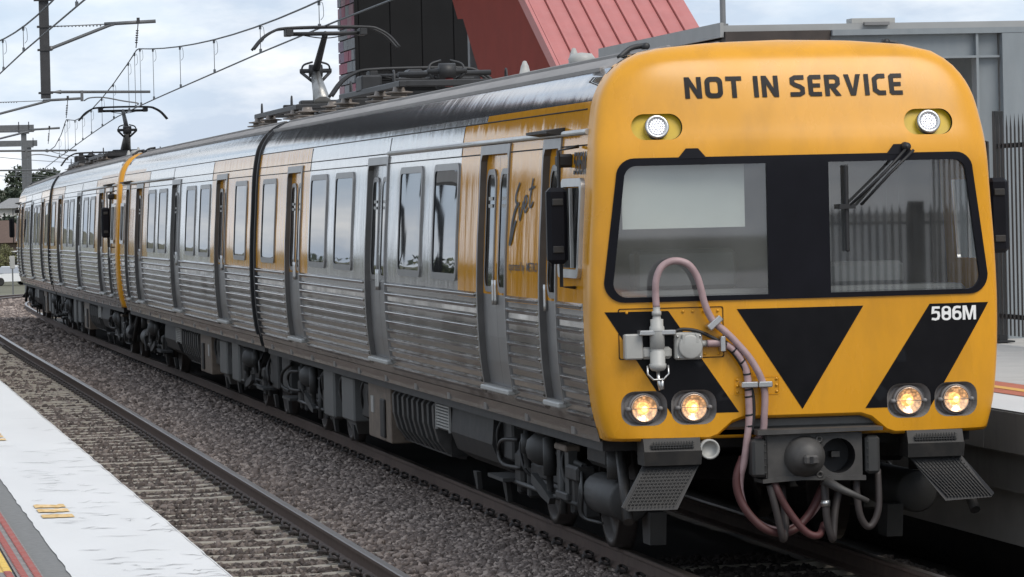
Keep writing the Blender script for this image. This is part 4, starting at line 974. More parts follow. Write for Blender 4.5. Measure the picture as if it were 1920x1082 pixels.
def stones():
    # angular stones, each a distorted 12-vertex solid, scattered over the bed where it is seen
    ph = (1+5**.5)/2
    ico = np.array([(-1, ph, 0), (1, ph, 0), (-1, -ph, 0), (1, -ph, 0), (0, -1, ph), (0, 1, ph), (0, -1, -ph), (0, 1, -ph), (ph, 0, -1), (ph, 0, 1), (-ph, 0, -1), (-ph, 0, 1)])/1.9
    fi = np.array([(0, 11, 5), (0, 5, 1), (0, 1, 7), (0, 7, 10), (0, 10, 11), (1, 5, 9), (5, 11, 4), (11, 10, 2), (10, 7, 6), (7, 1, 8), (3, 9, 4), (3, 4, 2), (3, 2, 6), (3, 6, 8), (3, 8, 9), (4, 9, 5), (2, 4, 11), (6, 2, 10), (8, 6, 7), (9, 8, 1)])
    pos = []
    def scatter(x0, x1, s0, s1, dens_, size, dz=0., skip=None, mi=0):
        n = int((x1-x0)*(s1-s0)*dens_); x = rng.uniform(x0, x1, n); s = rng.uniform(s0, s1, n)
        for a, b in zip(x, s):
            if skip and skip(a, b): continue
            pos.append((a, b, size*rng.uniform(.6, 1.25), dz, mi))
    slp = lambda x, s: (-4.95 < x < -2.15) and ((s/.7) % 1 < .36) and rng.random() < .985
    onrail = lambda x, s: abs(x+2.745) < .09 or abs(x+4.345) < .09 or slp(x, s)
    rl = lambda x, s: abs(x+.8) < .11
    scatter(-2.62, -.92, -9, 12, 800, .031, skip=onrail); scatter(-2.62, -.92, 12, 30, 480, .036, skip=onrail); scatter(-2.62, -.92, 30, 60, 170, .048, skip=onrail); scatter(-2.62, -.9, 60, 125, 50, .07)
    scatter(-4.8, -2.6, -9, 12, 330, .030, -.026, onrail, 1); scatter(-4.8, -2.6, 12, 32, 220, .034, -.032, onrail, 1); scatter(-4.8, -2.6, 32, 60, 60, .042, -.036, onrail, 1)
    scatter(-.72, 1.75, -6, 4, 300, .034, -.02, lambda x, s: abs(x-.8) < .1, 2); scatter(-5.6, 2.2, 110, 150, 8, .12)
    n = len(pos); p = np.array(pos)
    q = rng.normal(size=(n, 4)); q /= np.linalg.norm(q, axis=1)[:, None]; w, x, y, z = q.T
    Rm = np.stack([1-2*(y*y+z*z), 2*(x*y-w*z), 2*(x*z+w*y), 2*(x*y+w*z), 1-2*(x*x+z*z), 2*(y*z-w*x), 2*(x*z-w*y), 2*(y*z+w*x), 1-2*(x*x+y*y)], 1).reshape(n, 3, 3)
    sc = p[:, 2:3]*rng.uniform(.55, 1.25, (n, 3))
    V = ico[None]*(1+rng.uniform(-.28, .28, (n, 12, 1)))*sc[:, None, :]
    V = np.einsum('nij,nkj->nki', Rm, V)
    cen = np.array([TP(b, a, bed_z(a)+d+.008) for a, b, s_, d, _m in pos]); V = (V+cen[:, None, :]).reshape(-1, 3)
    F = (fi[None]+12*np.arange(n)[:, None, None]).reshape(-1)
    me = bpy.data.meshes.new('ballast_stones'); me.vertices.add(len(V)); me.vertices.foreach_set('co', V.ravel())
    nf = len(F)//3; me.loops.add(len(F)); me.loops.foreach_set('vertex_index', F.astype(np.int32)); me.polygons.add(nf)
    me.polygons.foreach_set('loop_start', (np.arange(nf)*3).astype(np.int32)); me.polygons.foreach_set('loop_total', np.full(nf, 3, np.int32))
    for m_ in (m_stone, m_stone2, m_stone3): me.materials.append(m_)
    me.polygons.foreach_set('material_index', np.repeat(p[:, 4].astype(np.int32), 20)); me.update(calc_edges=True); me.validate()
    link('ballast_stones', me, None, kind='stuff'); print('stones', n)
stones()

# ------------------------------------------------------------------ railway tracks
RP = [(-.065, -.165), (.065, -.165), (.065, -.150), (.012, -.125), (.010, -.045), (.036, -.032), (.036, -.006), (.028, 0), (-.028, 0), (-.036, -.006), (-.036, -.032), (-.010, -.045), (-.012, -.125), (-.065, -.150)]
def sweep(mb, prof, xoff, s0, s1, top_idx):
    S = np.concatenate([np.arange(s0, 50, 4.), np.arange(50, s1+.1, 3.)]); n = len(prof); v = [TP(s, xoff+a, b) for s in S for a, b in prof]
    o = len(mb.v); mb.v += v
    for i in range(len(S)-1):
        for j in range(n):
            mb.f.append((o+i*n+j, o+(i+1)*n+j, o+(i+1)*n+(j+1) % n, o+i*n+(j+1) % n)); mb.m.append(1 if j in top_idx else 0); mb.s.append(False)
def clip_mesh():
    c = MB(); c.tube(catmull([(-.02, -.05, .012), (-.065, -.03, .02), (-.075, .02, .045), (-.04, .05, .05), (-.015, .02, .035), (-.02, -.02, .03)], 4), .014, 6)
    c.box(-.10, -.045, -.045, .045, -.005, .03, 0, .008); return c.mesh('rail_clip', m_clip)
CLIP = clip_mesh()
def sleeper_mesh():
    s = MB(); V = []
    for x, h in ((-1.3, .0), (-.95, .0), (-.5, -.03), (.5, -.03), (.95, 0), (1.3, 0)): V += [(x, -.135, -.2), (x, -.105, h), (x, .105, h), (x, .135, -.2)]
    s.add(V, [(c*4+i, c*4+i+1, c*4+5+i, c*4+4+i) for c in range(5) for i in range(3)]+[(0, 3, 2, 1), (20, 21, 22, 23)]); return s.mesh('sleeper', m_sleeper)
SLP = sleeper_mesh()
def track(xc, label, srange, clipside, s1):
    T = thing('railway_track', label, 'track', (xc, 0, 0))
    for d in (-.8, .8):
        r = MB(); sweep(r, RP, xc+d, -32, s1, (6, 7, 8)); o = r.build('rail', [m_railside, m_railtop]); o.parent = T; o.matrix_parent_inverse = Matrix.Translation((-xc, 0, 0))
    for a, b in srange:
        for k in range(int(a/.7), int(b/.7)):
            s = k*.7+.14; p = TP(s, xc, -.168); ang = TP(s+1)[0]-TP(s)[0]
            o = link('sleeper', SLP, T, (p[0]-xc+random.uniform(-.015, .015), p[1], p[2]+random.uniform(-.012, .004))); o.rotation_euler = (0, 0, -ang+random.uniform(-.006, .006))
    for d in clipside:
        for k in range(int(-9/.7), int(64/.7)):
            s = k*.7+.14; p = TP(s, xc+d[0], -.155)
            o = link('rail_clip', CLIP, T, (p[0]-xc+d[1]*.055, p[1], p[2]));
            if d[1] > 0: o.rotation_euler = (0, 0, math.pi)
track(-3.55, 'empty railway track beside the white painted platform edge', [(-9, 72)], [(.8, -1)], 230)
track(0, 'railway track under the standing train', [(-9, 4), (100, 130)], [(-.8, -1)], 230)

# ------------------------------------------------------------------ platforms
def platform_near():
    E0 = -5.1
    P = MB()
    # slab top, edge nosing and wall; the top is split into painted band, asphalt gap and the paved area behind
    P.box(-14, -5.98-.6, -60, 110, .2, 1.046, 1); P.box(-6.58, E0-.02, -60, 110, .2, 1.040, 1)
    P.box(E0-.35, E0-.02, -60, 110, -.4, .2, 2)
    base = P.build('platform', [m_conc, m_asph, m_concdk], kind='structure')
    y = np.arange(-14, 112, .22); v = []; 
    for q in y:
        je = .008*mnoise.noise(Vector((q*2.1, 3, 0)))+.006*mnoise.noise(Vector((q*9, 7, 0))); ji = .010*mnoise.noise(Vector((q*4, 9, 0)))+.008*mnoise.noise(Vector((q*13, 2, 0)))
        v += [(-5.815+ji, q, 1.0445), (-5.5, q, 1.046+.003*mnoise.noise(Vector((q*3, 1, 5)))), (E0-.05+je, q, 1.047), (E0-.008+je, q, 1.036), (E0+je, q, 1.005), (E0-.004+je, q, .90)]
    MB().add(v, [(i*6+j, i*6+j+1, (i+1)*6+j+1, (i+1)*6+j) for i in range(len(y)-1) for j in range(5)], 0, True).build('white_edge_band', m_whitep, base)
    cr_ = MB()
    for _ in range(115):
        yy = -10.8+abs(rng.normal(0, 7)); x0 = rng.uniform(-5.75, -5.14); ln = rng.uniform(.03, .20)*(1 if rng.random() > .25 else 1.8); a = yy; pts = []
        for k in range(7):
            pts.append((min(-5.115, x0+ln*k/6), a)); a += rng.normal(0, .035)
        w = rng.uniform(.0025, .007); vv = []
        for k, (px, py) in enumerate(pts):
            ww = w*(1-abs(k-3)/3.5); vv += [(px, py-ww*1.6, 1.0495), (px, py+ww*1.6, 1.0495)]
        cr_.add(vv, [(2*k, 2*k+2, 2*k+3, 2*k+1) for k in range(6)])
    cr_.build('paint_crack', m_crack, base, kind='stuff')
    for yc in (-5.95, 2.0):
        mk = MB()
        for dy in (-.45, -.02, .34):
            v = []; 
            for k in range(9):
                t = k/8; e = .10*mnoise.noise(Vector((t*5, dy*9+yc, 1)))
                v += [(-5.745+.17*t, yc+dy-.12+e*.6, 1.0505), (-5.745+.17*t, yc+dy+.12+e, 1.0505)]
            mk.add(v, [(2*k, 2*k+2, 2*k+3, 2*k+1) for k in range(8)])
        mk.build('worn_platform_mark', m_tan, base)
    tm = {}
    for nm, w, mt, m2 in (('edge', .125, m_tactb, m_tact), ('red', .30, m_tactb, m_tact), ('yellow', .30, m_taty, m_taty)):
        t = MB().box(.004, w-.004, .004, .296, 0, .005); nx = int(w/.06)
        for i in range(nx):
            for j in range(4):
                x, y = .033+i*.06, .04+j*.074
                t.box(x-.018, x+.018, y-.027, y+.027, .0045, .0125, 1, .006)
        tm[nm] = t.mesh('tactile_tile', [mt, m2])
    for k in range(26):
        yy = -11.4+k*.3
        link('tactile_tile', tm['edge'], base, (-6.063, yy, 1.0465))
        for c in range(2): link('tactile_tile', tm['yellow' if c == 0 and -10.1 < yy < -8.7 else 'red'], base, (-6.366-c*.3, yy, 1.0465))
platform_near()
def platform_far():
    P = MB().box(2.02, 16, -62, 70, .0, 1.035, 0).box(1.95, 2.3, -62, 70, .42, .72, 1).box(2.25, 2.6, -62, 70, -.5, .42, 2)
    base = P.build('platform', [m_conc, m_concdk, m_under], kind='structure')
    cp = MB().box(1.84, 2.62, 0, 2.385, .725, 1.046, 0, .012); cm = cp.mesh('coping_slab', m_concdk)
    for k in range(52): link('coping_slab', cm, base, (rng.uniform(-.006, .006), -60.6+2.4*k, 0))
    MB().box(1.843, 2.50, -62, 70, 1.0475, 1.0505).build('white_edge_band', m_whitep, base)
    MB().box(2.55, 3.10, -62, 70, 1.0475, 1.0505).build('red_strip', m_redline, base)
    MB().box(2.74, 2.86, -62, 70, 1.052, 1.0545).build('yellow_line', m_yline, base)
    pv = MB().box(.006, 2.99, .006, 2.99, 0, .012, 0, .004).mesh('paving_slab', m_conc)
    for k in range(12):
        for j in range(2): link('paving_slab', pv, base, (3.12+3*j, -12+3*k, 1.036))
platform_far()

# ------------------------------------------------------------------ palisade fence on the far platform
def fence(label, loc, rz, n0):
    T = thing('palisade_fence', label, 'fence', loc, rz)
    q = MB(); w = .034
    q.add([(-.012, -w, .10), (.0, 0, .10), (-.012, w, .10), (-.012, -w, 2.30), (0, 0, 2.30), (-.012, w, 2.30), (-.012, 0, 2.46)], [(0, 1, 4, 3), (1, 2, 5, 4), (3, 4, 6), (4, 5, 6), (0, 3, 5, 2), (3, 6, 5)])
    me = q.mesh('pale', m_fence)
    for k in range(n0): link('pale', me, T, (0, -k*.15, 0))
    for z in (.30, 2.12): MB().box(.005, .05, -n0*.15, .1, z-.025, z+.025).build('fence_rail', m_fence, T)
    pm = MB().box(.0, .10, -.05, .05, 0, 2.5, 0, .006).box(-.06, .16, -.12, .12, .012, .03).mesh('fence_post', m_fence)
    for k in range(int(n0*.15/2.75)+1): link('fence_post', pm, T, (.02, .17-k*2.75, 0))
fence('tall black palisade fence with pointed pales along the far platform', (5.62, 14.45, 1.046), 0, 178)
fence('second lower black palisade fence set at a slant, mirrored in the right windscreen', (7.05, -12.6, 1.046), R(-14), 62)
bpy.data.objects['palisade_fence.001'].scale = (1.6, 1, .62)

# ------------------------------------------------------------------ platform canopy
def canopy():
    T = thing('platform_shelter', 'grey steel platform shelter with box column, fascia and lamp on its roof edge', 'shelter', (6, 16, 1.04))
    def B(name, m, *bx):
        mb = MB()
        for b in bx: mb.box(*b)
        o = mb.build(name, m); o.parent = T; o.matrix_parent_inverse = Matrix.Translation((-6, -16, -1.04)); return o
    Y = 16.0; BX = 3.02
    B('roof_deck', m_fascia, (3.0, 9.5, 16.0, 23.2, 4.50, 4.57))
    B('side_fascia', m_fascia, (2.96, 3.0, 15.98, 23.2, 4.44, 4.60))
    B('beam_flange', m_cangrey, (4.2, 6.40, Y-.12, Y+.12, 4.435, 4.498)); B('beam_flange', m_cangrey, (4.2, 5.83, Y-.12, Y+.12, 4.165, 4.19))
    B('beam_web', m_cangrey, (4.2, 5.83, Y-.012, Y+.012, 4.19, 4.435))
    B('beam_haunch', m_candark, (3.01, 4.19, Y-.06, Y+.15, 4.28, 4.498))
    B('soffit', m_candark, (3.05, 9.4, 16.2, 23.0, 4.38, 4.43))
    B('column_web', m_cangrey, (5.86, 6.10, Y-.012, Y+.012, 1.04, 4.435)); B('column_flange', m_cangrey, (5.83, 5.858, Y-.10, Y+.10, 1.04, 4.435))
    B('column_stiffener', m_cangrey, (5.86, 6.10, Y-.09, Y-.015, 4.165, 4.19))
    B('box_column', m_cangrey, (6.12, 6.37, Y-.14, Y+.14, 1.04, 4.43))
    B('back_column', m_cangrey, (6.0, 6.25, 22.6, 22.85, 1.04, 4.38)); B('back_wall', m_cangrey, (5.3, 8.8, 22.9, 23.0, 1.04, 4.38))
    B('roof_lamp', m_lightgrey, (4.45, 4.94, 16.0, 16.25, 4.571, 4.625)); B('lamp_body', m_grey, (4.58, 4.86, 15.93, 16.0, 4.545, 4.58))
    B('end_beam', m_fascia, (6.40, 9.5, Y, Y+.1, 4.33, 4.5))
    p = MB().lathe((3.02, 16.1, 4.572), (0, 0, 1), [(0, .06), (.02, .06), (.02, .033), (2.6, .033), (2.6, 0)], 12).build('pole_pipe', m_mastg)
    p.name = 'shelter_pole'; p.parent = T; p.matrix_parent_inverse = Matrix.Translation((-6, -16, -1.04))
canopy()

# ------------------------------------------------------------------ stair enclosure and lift tower
def stairs():
    T = thing('stair_enclosure', 'sloping red covered stair with ribbed pink-red roof and side wall coloured a shaded dark red', 'stair', (6.5, 40, 1.04))
    inv = Matrix.Translation((-6.5, -40, -1.04)); sl = math.tan(R(22.6))
    def zt(y): return 5.50+(y-40)*sl
    x0, x1 = 5.16, 7.86; y0, y1 = 33.0, 52.0
    def ln(o): o.parent = T; o.matrix_parent_inverse = inv
    n = 9; wd = (x1-x0)/n
    for k in range(n):
        a, b = x0+k*wd, x0+(k+1)*wd; s = MB()
        pr = [(a+.006, 0), (a+.01, .045), (a+.045, .045), (a+.055, .002), (a+wd*.5, .006), (b-.004, 0)]
        v = [(x, y, zt(y)+.06+z) for y in (y0, y1) for x, z in pr]; m_ = len(pr)
        s.add(v, [(i, i+1, m_+i+1, m_+i) for i in range(m_-1)]); ln(s.build('roof_sheet', m_pink))
    ln(MB().prism([(x0+.0, y0, zt(y0)), (x1, y0, zt(y0)), (x1, y0, zt(y0)+.05), (x0, y0, zt(y0)+.05)], (0, y1-y0, (y1-y0)*sl)).build('roof_deck', m_redwall))
    ln(MB().prism([(x0-.06, y0, zt(y0)-.12), (x0-.005, y0, zt(y0)-.12), (x0-.005, y0, zt(y0)+.12), (x0-.06, y0, zt(y0)+.12)], (0, y1-y0, (y1-y0)*sl)).build('roof_trim', m_pink))
    # side wall, with its stepped lower edge
    def xw(y): return y
    P = [(y0, zt(y0)-.13), (y1, zt(y1)-.13), (y1, 8.0), (49.0, 6.14), (48.37, 6.12), (46.23, 4.81), (40.0, 1.3), (y0, 1.05)]
    ln(MB().prism([(x0, y, z) for y, z in P], (.12, 0, 0)).build('side_wall', m_redwall))
    ln(MB().prism([(x1-.12, y, z) for y, z in P], (.12, 0, 0)).build('side_wall', m_redwall))
    ln(MB().prism([(x0+.12, y0+.3, zt(y0)-2.3), (x1-.12, y0+.3, zt(y0)-2.3), (x1-.12, y0+.3, zt(y0)-2.5), (x0+.12, y0+.3, zt(y0)-2.5)], (0, y1-y0-.3, (y1-y0)*sl)).build('stair_flight', m_black2))
    ln(MB().box(x0+.02, x0+.20, 47.75, 48.0, 1.0, 6.3).build('stair_post', m_mastg))
stairs()
def tower():
    T = thing('lift_tower', 'lift tower, its deep opening painted black, with a strip of pink and mauve tiles on its side', 'tower', (6.2, 63, 1))
    inv = Matrix.Translation((-6.2, -63, -1))
    def ln(o): o.parent = T; o.matrix_parent_inverse = inv
    x0, x1, y0, y1 = 4.93, 8.6, 62.0, 64.9
    ln(MB().box(x0+.02, x1, y0+.03, y1, -1, 12).build('tower_core', m_black2))
    for k in range(5):
        for r in range(5): ln(MB().box(x0+.05+k*.7, x0+.735+k*.7, y0, y0+.028, 1+r*2.2, 3.185+r*2.2, 0, .008).build('dark_opening_panel', m_black2))
    ln(MB().box(x0-.03, x0+.02, y0+.02, y1, -1, 5.1).build('render_base', m_rendr))
    ln(MB().box(x0-.005, x0+.02, y0+.02, y1, 5.1, 12).build('tile_backing', m_mortar))
    ln(MB().box(x0-.04, x0+.04, y0-.02, y0+.02, -1, 12).build('corner_trim', m_black2))
    g = random.Random(4); ms = []
    for r in range(20):
        y = y0+.05+(r % 2)*.2
        while y < y1-.1:
            w = g.choice((.45, .6, .75)); b = min(y+w-.03, y1); z = 5.13+r*.25
            if b-y > .08: ln(MB().box(x0-.035-g.random()*.01, x0-.006, y, b, z, z+.22).build('wall_tile', g.choice(m_brick)))
            y += w
tower()

def footbridge():  # unseen, added as a dark reflection along the carriage roof shoulders
    T = thing('footbridge', 'dark unseen footbridge over the tracks, added for the roof shoulder to mirror', 'footbridge', (-6, 62, 7.6))
    inv = Matrix.Translation((6, -62, -7.6))
    def ln(o): o.parent = T; o.matrix_parent_inverse = inv
    ln(MB().box(-16, 4.8, 61.0, 64.6, 7.75, 8.1).build('bridge_deck', m_black2))
    for y in (61.0, 64.5): ln(MB().box(-16, 4.8, y-.1, y+.1, 8.1, 12.0).build('bridge_side', m_black2))
    ln(MB().box(-16, 4.8, 60.8, 64.8, 12.0, 12.2).build('bridge_roof', m_redwall))
    for x, d in ((-15.6, 0), (-9.9, .4), (-9.0, .25)): ln(MB().prism([(x, 62.5, 0), (x+.08, 62.5, 0), (x+.08+d, 62.5, 7.75), (x+d-.05, 62.5, 7.75)], (0, .2, 0)).build('bridge_pier', m_black2))
footbridge()
def unseen_shelter():  # unseen, added so the yellow side has something dark to reflect
    T = thing('platform_shelter', 'dark unseen shelter on the near platform, added for the yellow side to mirror', 'shelter', (-9.5, 40, 1.05))
    MB().box(-2.6, 2.6, -6, 6, 2.7, 2.9).build('roof', m_fascia, T)
    MB().box(-2.3, -2.2, -5.5, 5.5, 0, 2.7).build('back_wall', m_candark, T)
    for y in (-5.4, 0, 5.4): MB().box(-1.5, 1.2, y-.04, y+.04, 0, 2.7).build('screen_panel', m_candark, T)
unseen_shelter()
def pale_wall():  # unseen, added as a pale background for the windscreen reflection
    T = thing('unseen_wall', 'long low pale unseen wall, added to brighten the windscreen reflections', 'wall', (13, -35, .8))
    MB().box(0, .25, -40, 28, 0, 1.5).build('wall_body', m_palewall, T); MB().box(-.04, .29, -40, 28, 1.502, 1.58).build('coping', m_conc, T)
pale_wall()
# ------------------------------------------------------------------ overhead line
def wire(name, label, pts_c, pts_m, x, drops):
    T = thing('overhead_wire', label, 'overhead wire', (x, 60, 5))
    inv = Matrix.Translation((-x, -60, -5))
    def ln(o): o.parent = T; o.matrix_parent_inverse = inv
    yc, zc = zip(*pts_c); ym, zm = zip(*pts_m)
    sx = lambda y: TP(y)[0]+x
    Yc = np.arange(yc[0], yc[-1], 1.); Ym = np.arange(ym[0], ym[-1], .8)
    ln(MB().tube([(sx(y), y, np.interp(y, yc, zc)) for y in Yc], .0125, 6).build('contact_wire', m_wire))
    ln(MB().tube([(sx(y), y, np.interp(y, ym, zm)) for y in Ym], .0135, 6).build('messenger_wire', m_wire))
    for y in drops:
        a, b = np.interp(y, yc, zc), np.interp(y, ym, zm); d = MB().tube([(sx(y), y, a), (sx(y), y, b)], .006, 5)
        d.box(sx(y)-.02, sx(y)+.02, y-.02, y+.02, a-.0, a+.06).box(sx(y)-.018, sx(y)+.018, y-.02, y+.02, b-.06, b+.01)
        d.tube(catmull([(sx(y), y, b-.02), (sx(y)+.05, y, b-.03), (sx(y)+.06, y, b-.2), (sx(y)+.02, y, b-.26)], 3), .004, 4)
        ln(d.build('dropper', m_wire))
def par(y0, y1, za, zb, sag, n=18): return [(y0+(y1-y0)*k/n, za+(zb-za)*k/n-4*sag*(k/n)*(1-k/n)) for k in range(n+1)]
cA = [(-42, 5.25), (20.4, 5.14), (26, 5.13), (35.7, 5.08), (56, 4.93), (67.5, 4.84), (84, 4.56), (93, 4.42), (110, 4.25), (125, 4.2), (180, 4.2)]
mA = par(-1, 60.3, 6.25, 6.12, .70)+[(63.2, 5.92), (68.5, 5.62), (73.1, 5.42), (78, 5.26), (82.6, 5.19), (86.9, 5.2), (92.8, 5.36), (97, 5.0), (103, 4.75), (112, 4.7), (125, 5.0), (180, 4.9)]
wire('a', 'overhead wire above the train, hung on droppers and touched by the pantographs', cA, mA, 0, [20, 28, 35.6, 43.1, 49.8, 56.1, 59.6, 61.2, 63.2, 68.5, 73.1, 78, 82.6, 86.9, 91.8, 94, 99])
cB = [(-42, 5.3), (22.8, 5.28), (37, 5.23), (46, 5.16), (60, 5.02), (90, 4.6), (130, 4.3), (180, 4.25)]
mB = par(-1, 60.5, 6.6, 6.25, .82)+[(66, 5.9), (78, 5.4), (92, 5.4), (110, 4.8), (130, 5.1), (180, 5)]
wire('b', 'overhead wire above the empty track at the upper left corner', cB, mB, -3.55, [12, 24, 37.3, 44.3, 52])
def mast(Y, zs, label, cat_x=0., post_x=-1.93):
    T = thing('drop_mast', label, 'overhead mast', (post_x, Y, zs[1])); inv = Matrix.Translation((-post_x, -Y, -zs[1]))
    def ln(o): o.parent = T; o.matrix_parent_inverse = inv
    dz = zs[0]
    p = MB().box(post_x-.10, post_x+.10, Y-.10, Y-.085, zs[1], 7.6).box(post_x-.10, post_x+.10, Y+.085, Y+.10, zs[1], 7.6).box(post_x-.10, post_x-.088, Y-.085, Y+.085, zs[1], 7.6).box(post_x-.01, post_x+.01, Y-.085, Y+.085, zs[1], 7.6).box(post_x+.088, post_x+.10, Y-.085, Y+.085, zs[1], 7.6)
    p.box(post_x-.2, post_x+.2, Y-.18, Y+.18, 7.17, 7.22); ln(p.build('hanging_post', m_mast))
    for z in (6.62+dz, 6.13+dz, 5.22+dz): ln(MB().box(post_x-.15, post_x+.15, Y-.125, Y+.125, z-.02, z+.02).build('post_clamp', m_mast))
    x0 = post_x+.1; t = cat_x
    a = MB().tube([(x0, Y, 6.15+dz), (x0+.06, Y, 6.17+dz), (t-.55, Y, 6.63+dz), (t-.45, Y, 6.655+dz)], .035, 8).lathe((x0+.03, Y, 6.12+dz), (0, 0, 1), [(0, .05), (.09, .05), (.09, 0)], 10)
    a.tube([(t-.66, Y, 6.655+dz), (t+.43, Y, 6.70+dz)], .038, 8); a.tube([(x0, Y, 6.62+dz), (t-.66, Y, 6.652+dz)], .012, 6)
    for k in range(14): a.lathe((x0+.1+k*.075, Y, 6.625+dz), (1, 0, 0), [(0, .014), (.015, .024), (.03, .014)], 6)
    ln(a.build('cantilever_arm', m_mastg))
    i = MB().tube([(t+.06, Y, 6.70+dz), (t+.02, Y, 6.30+dz), (t, Y, 6.14+dz)], .012, 6)
    i.box(t+.03, t+.09, Y-.05, Y+.05, 6.65+dz, 6.78+dz)
    for k in range(6): i.lathe((t+.035-k*.005, Y, 6.52+dz-k*.05), (0, 0, -1), [(0, .015), (.01, .035), (.03, .02)], 8)
    ln(i.build('suspension_insulator', m_mast))
    r = MB().tube([(x0, Y, 5.235+dz), (x0+.08, Y, 5.235+dz), (x0+.22, Y, 5.235+dz), (x0+.23, Y, 5.235+dz), (t+.28, Y, 5.205+dz)], [.02, .02, .045, .03, .028], 8)
    r.box(t-1.2, t-1.14, Y-.03, Y+.03, 5.03+dz, 5.26+dz); ln(r.build('registration_arm', m_mastg))
    ln(MB().tube(catmull([(t-1.13, Y, 5.04+dz), (t-1.0, Y, 5.10+dz), (t-.7, Y, 5.10+dz), (t-.3, Y, 5.02+dz), (t, Y, 4.97+dz), (t, Y, 4.93+dz)], 5), .016, 6).build('steady_arm', m_mastg))
mast(60.4, (0, 5.10), 'dark hanging post with two grey arms above the train, nearest of its kind')
mast(92.8, (-.74, 4.3), 'farther hanging post whose grey arms reach in from the left edge', TP(92.8)[0], TP(92.8)[0]-2.6)
mast(122, (-1.0, 4.0), 'farthest hanging post with thin arms above the curve', TP(122)[0]+.1, TP(122)[0]-2.6)
def headspan():
    T = thing('portal_beam', 'heavy beam out of sight above the near mast', 'portal', (-5, 60.4, 7.5))
def portal(px, Y, zb, h, label):
    T = thing('portal_frame', label, 'portal', (px, Y, gz(Y))); inv = Matrix.Translation((-px, -Y, -gz(Y)))
    def ln(o): o.parent = T; o.matrix_parent_inverse = inv
    ln(MB().box(px-14, px+.5, Y-.17, Y+.17, zb-h/2, zb+h/2).build('portal_beam', m_mastg))
    ln(MB().box(px-.13, px+.13, Y-.13, Y+.13, gz(Y)-.5, zb-h/2).box(px-.26, px+.26, Y-.22, Y+.22, zb-h/2-.08, zb-h/2, 0).build('portal_post', m_mastg))
    ln(MB().box(px-14, px-13.7, Y-.13, Y+.13, gz(Y)-.5, zb-h/2).build('portal_post', m_mastg))
    b = MB()
    for dx in (-.27, .22): b.box(px+dx, px+dx+.05, Y-.19, Y-.171, zb-h/2-.05, zb+h/2+.15)
    ln(b.build('beam_strap', m_mast))
portal(3.62, 180, 6.86, .36, 'grey portal frame over the tracks, nearer and taller in view of the two')
portal(6.45, 230, 6.95, .36, 'grey portal frame farther down the line, behind the taller one')

# ------------------------------------------------------------------ vegetation, houses and a car beyond the curve
def tree(name, label, x, y, z0, h, w, m, seed, n=900, leaf=.35, trunk=.35, group=None, cat='tree', bushy=False):
    g = np.random.default_rng(seed); T = thing(name, label, cat, (x, y, z0), group=group)
    tk = MB(); tt = h*trunk
    if not bushy:
        tk.tube(catmull([(0, 0, -.4), (g.normal(0, .05)*h*.3, 0, tt*.6), (g.normal(0, .1)*h*.3, g.normal(0, .1), tt*1.3), (0, 0, h*.75)], 4), [h*.035*(1-.85*k/12) for k in range(13)], 8)
    cl = []
    nb = 9 if not bushy else 14
    for k in range(nb):
        a = g.uniform(0, 6.28); rr = w*.5*g.uniform(.25, .85); zz = g.uniform(tt if not bushy else h*.2, h*.86)
        rr *= math.sin(math.pi*min(.95, max(.2, (zz-tt*.6)/(h-tt*.6)*.9+.1)))
        c = (rr*math.cos(a), rr*math.sin(a), zz); cl.append((c, w*g.uniform(.16, .28)))
        tk.tube([(0, 0, zz*.55), (c[0]*.5, c[1]*.5, zz*.8), c], [h*.014, h*.01, h*.004], 6)
    tk.build('trunk', m_bark, T)
    V = []; F = []
    for k in range(n):
        c, r_ = cl[g.integers(len(cl))]; d = g.normal(size=3); d /= np.linalg.norm(d); p = np.array(c)+d*r_*g.uniform(.5, 1.08)*np.array([1, 1, .8])
        u = g.normal(size=3); u /= np.linalg.norm(u); v = np.cross(u, g.normal(size=3)); v /= np.linalg.norm(v)+1e-6; s = leaf*g.uniform(.5, 1.2)
        o = len(V); V += [p-u*s, p+v*s*.5, p+u*s, p-v*s*.5]; F.append((o, o+1, o+2, o+3))
    MB().add(V, F).build('crown', m, T)
    return T
L_ = m_leaf
tree('broadleaf_tree', 'dark tree against the sky beside the far portal post', 14.2, 400, 2.2, 5.4, 4.5, L_[0], 1, 1500, .26, .25)
tree('broadleaf_tree', 'wide dark tree on the hill left of the curving carriage roof', 12.9, 398, 1.6, 3.6, 5, L_[0], 2, 1500, .26, .2)
tree('broadleaf_tree', 'round dark tree standing above the far carriage roof', 17.2, 405, 2.4, 4.9, 4.6, L_[0], 3, 1600, .24, .25)
tree('broadleaf_tree', 'low spreading tree beside the round one above the roof', 19.6, 410, 2.6, 3.4, 5, L_[1], 4, 1300, .24, .2)
for k, (x, y, z, h, w, mi, lab) in enumerate([(12.6, 385, -.3, 3.4, 4.5, 0, 'dark hillside tree below the grey roofed house'), (14.6, 388, -.4, 3.9, 4.5, 1, 'mid green hillside tree next to the train end'), (11.0, 362, -2.3, 3.9, 4, 0, 'dark tree at the left edge above the brown roof'), (12.6, 366, -2.0, 3.6, 4, 1, 'green tree behind the far carriage mirror'), (16.2, 390, .2, 4.2, 5, 0, 'dark tree on the slope just over the carriage shoulder'), (18.6, 395, 1.0, 4.0, 5, 1, 'green tree on the slope behind the carriage roof')]):
    tree('hillside_tree', lab, x, y, z, h, w, L_[mi], 20+k, 1300, .24, .2, group='trees on the hill behind the train')
tree('hedge_bush', 'yellow green bush at the left edge under the brown roof', 8.0, 300, -2.3, 2.8, 3.0, L_[2], 40, 2200, .10, .1, cat='bush', bushy=True)
tree('hedge_bush', 'small flowering bush beside the white car', 8.75, 297, -2.7, 1.3, 1.3, L_[1], 41, 900, .08, .1, cat='bush', bushy=True)
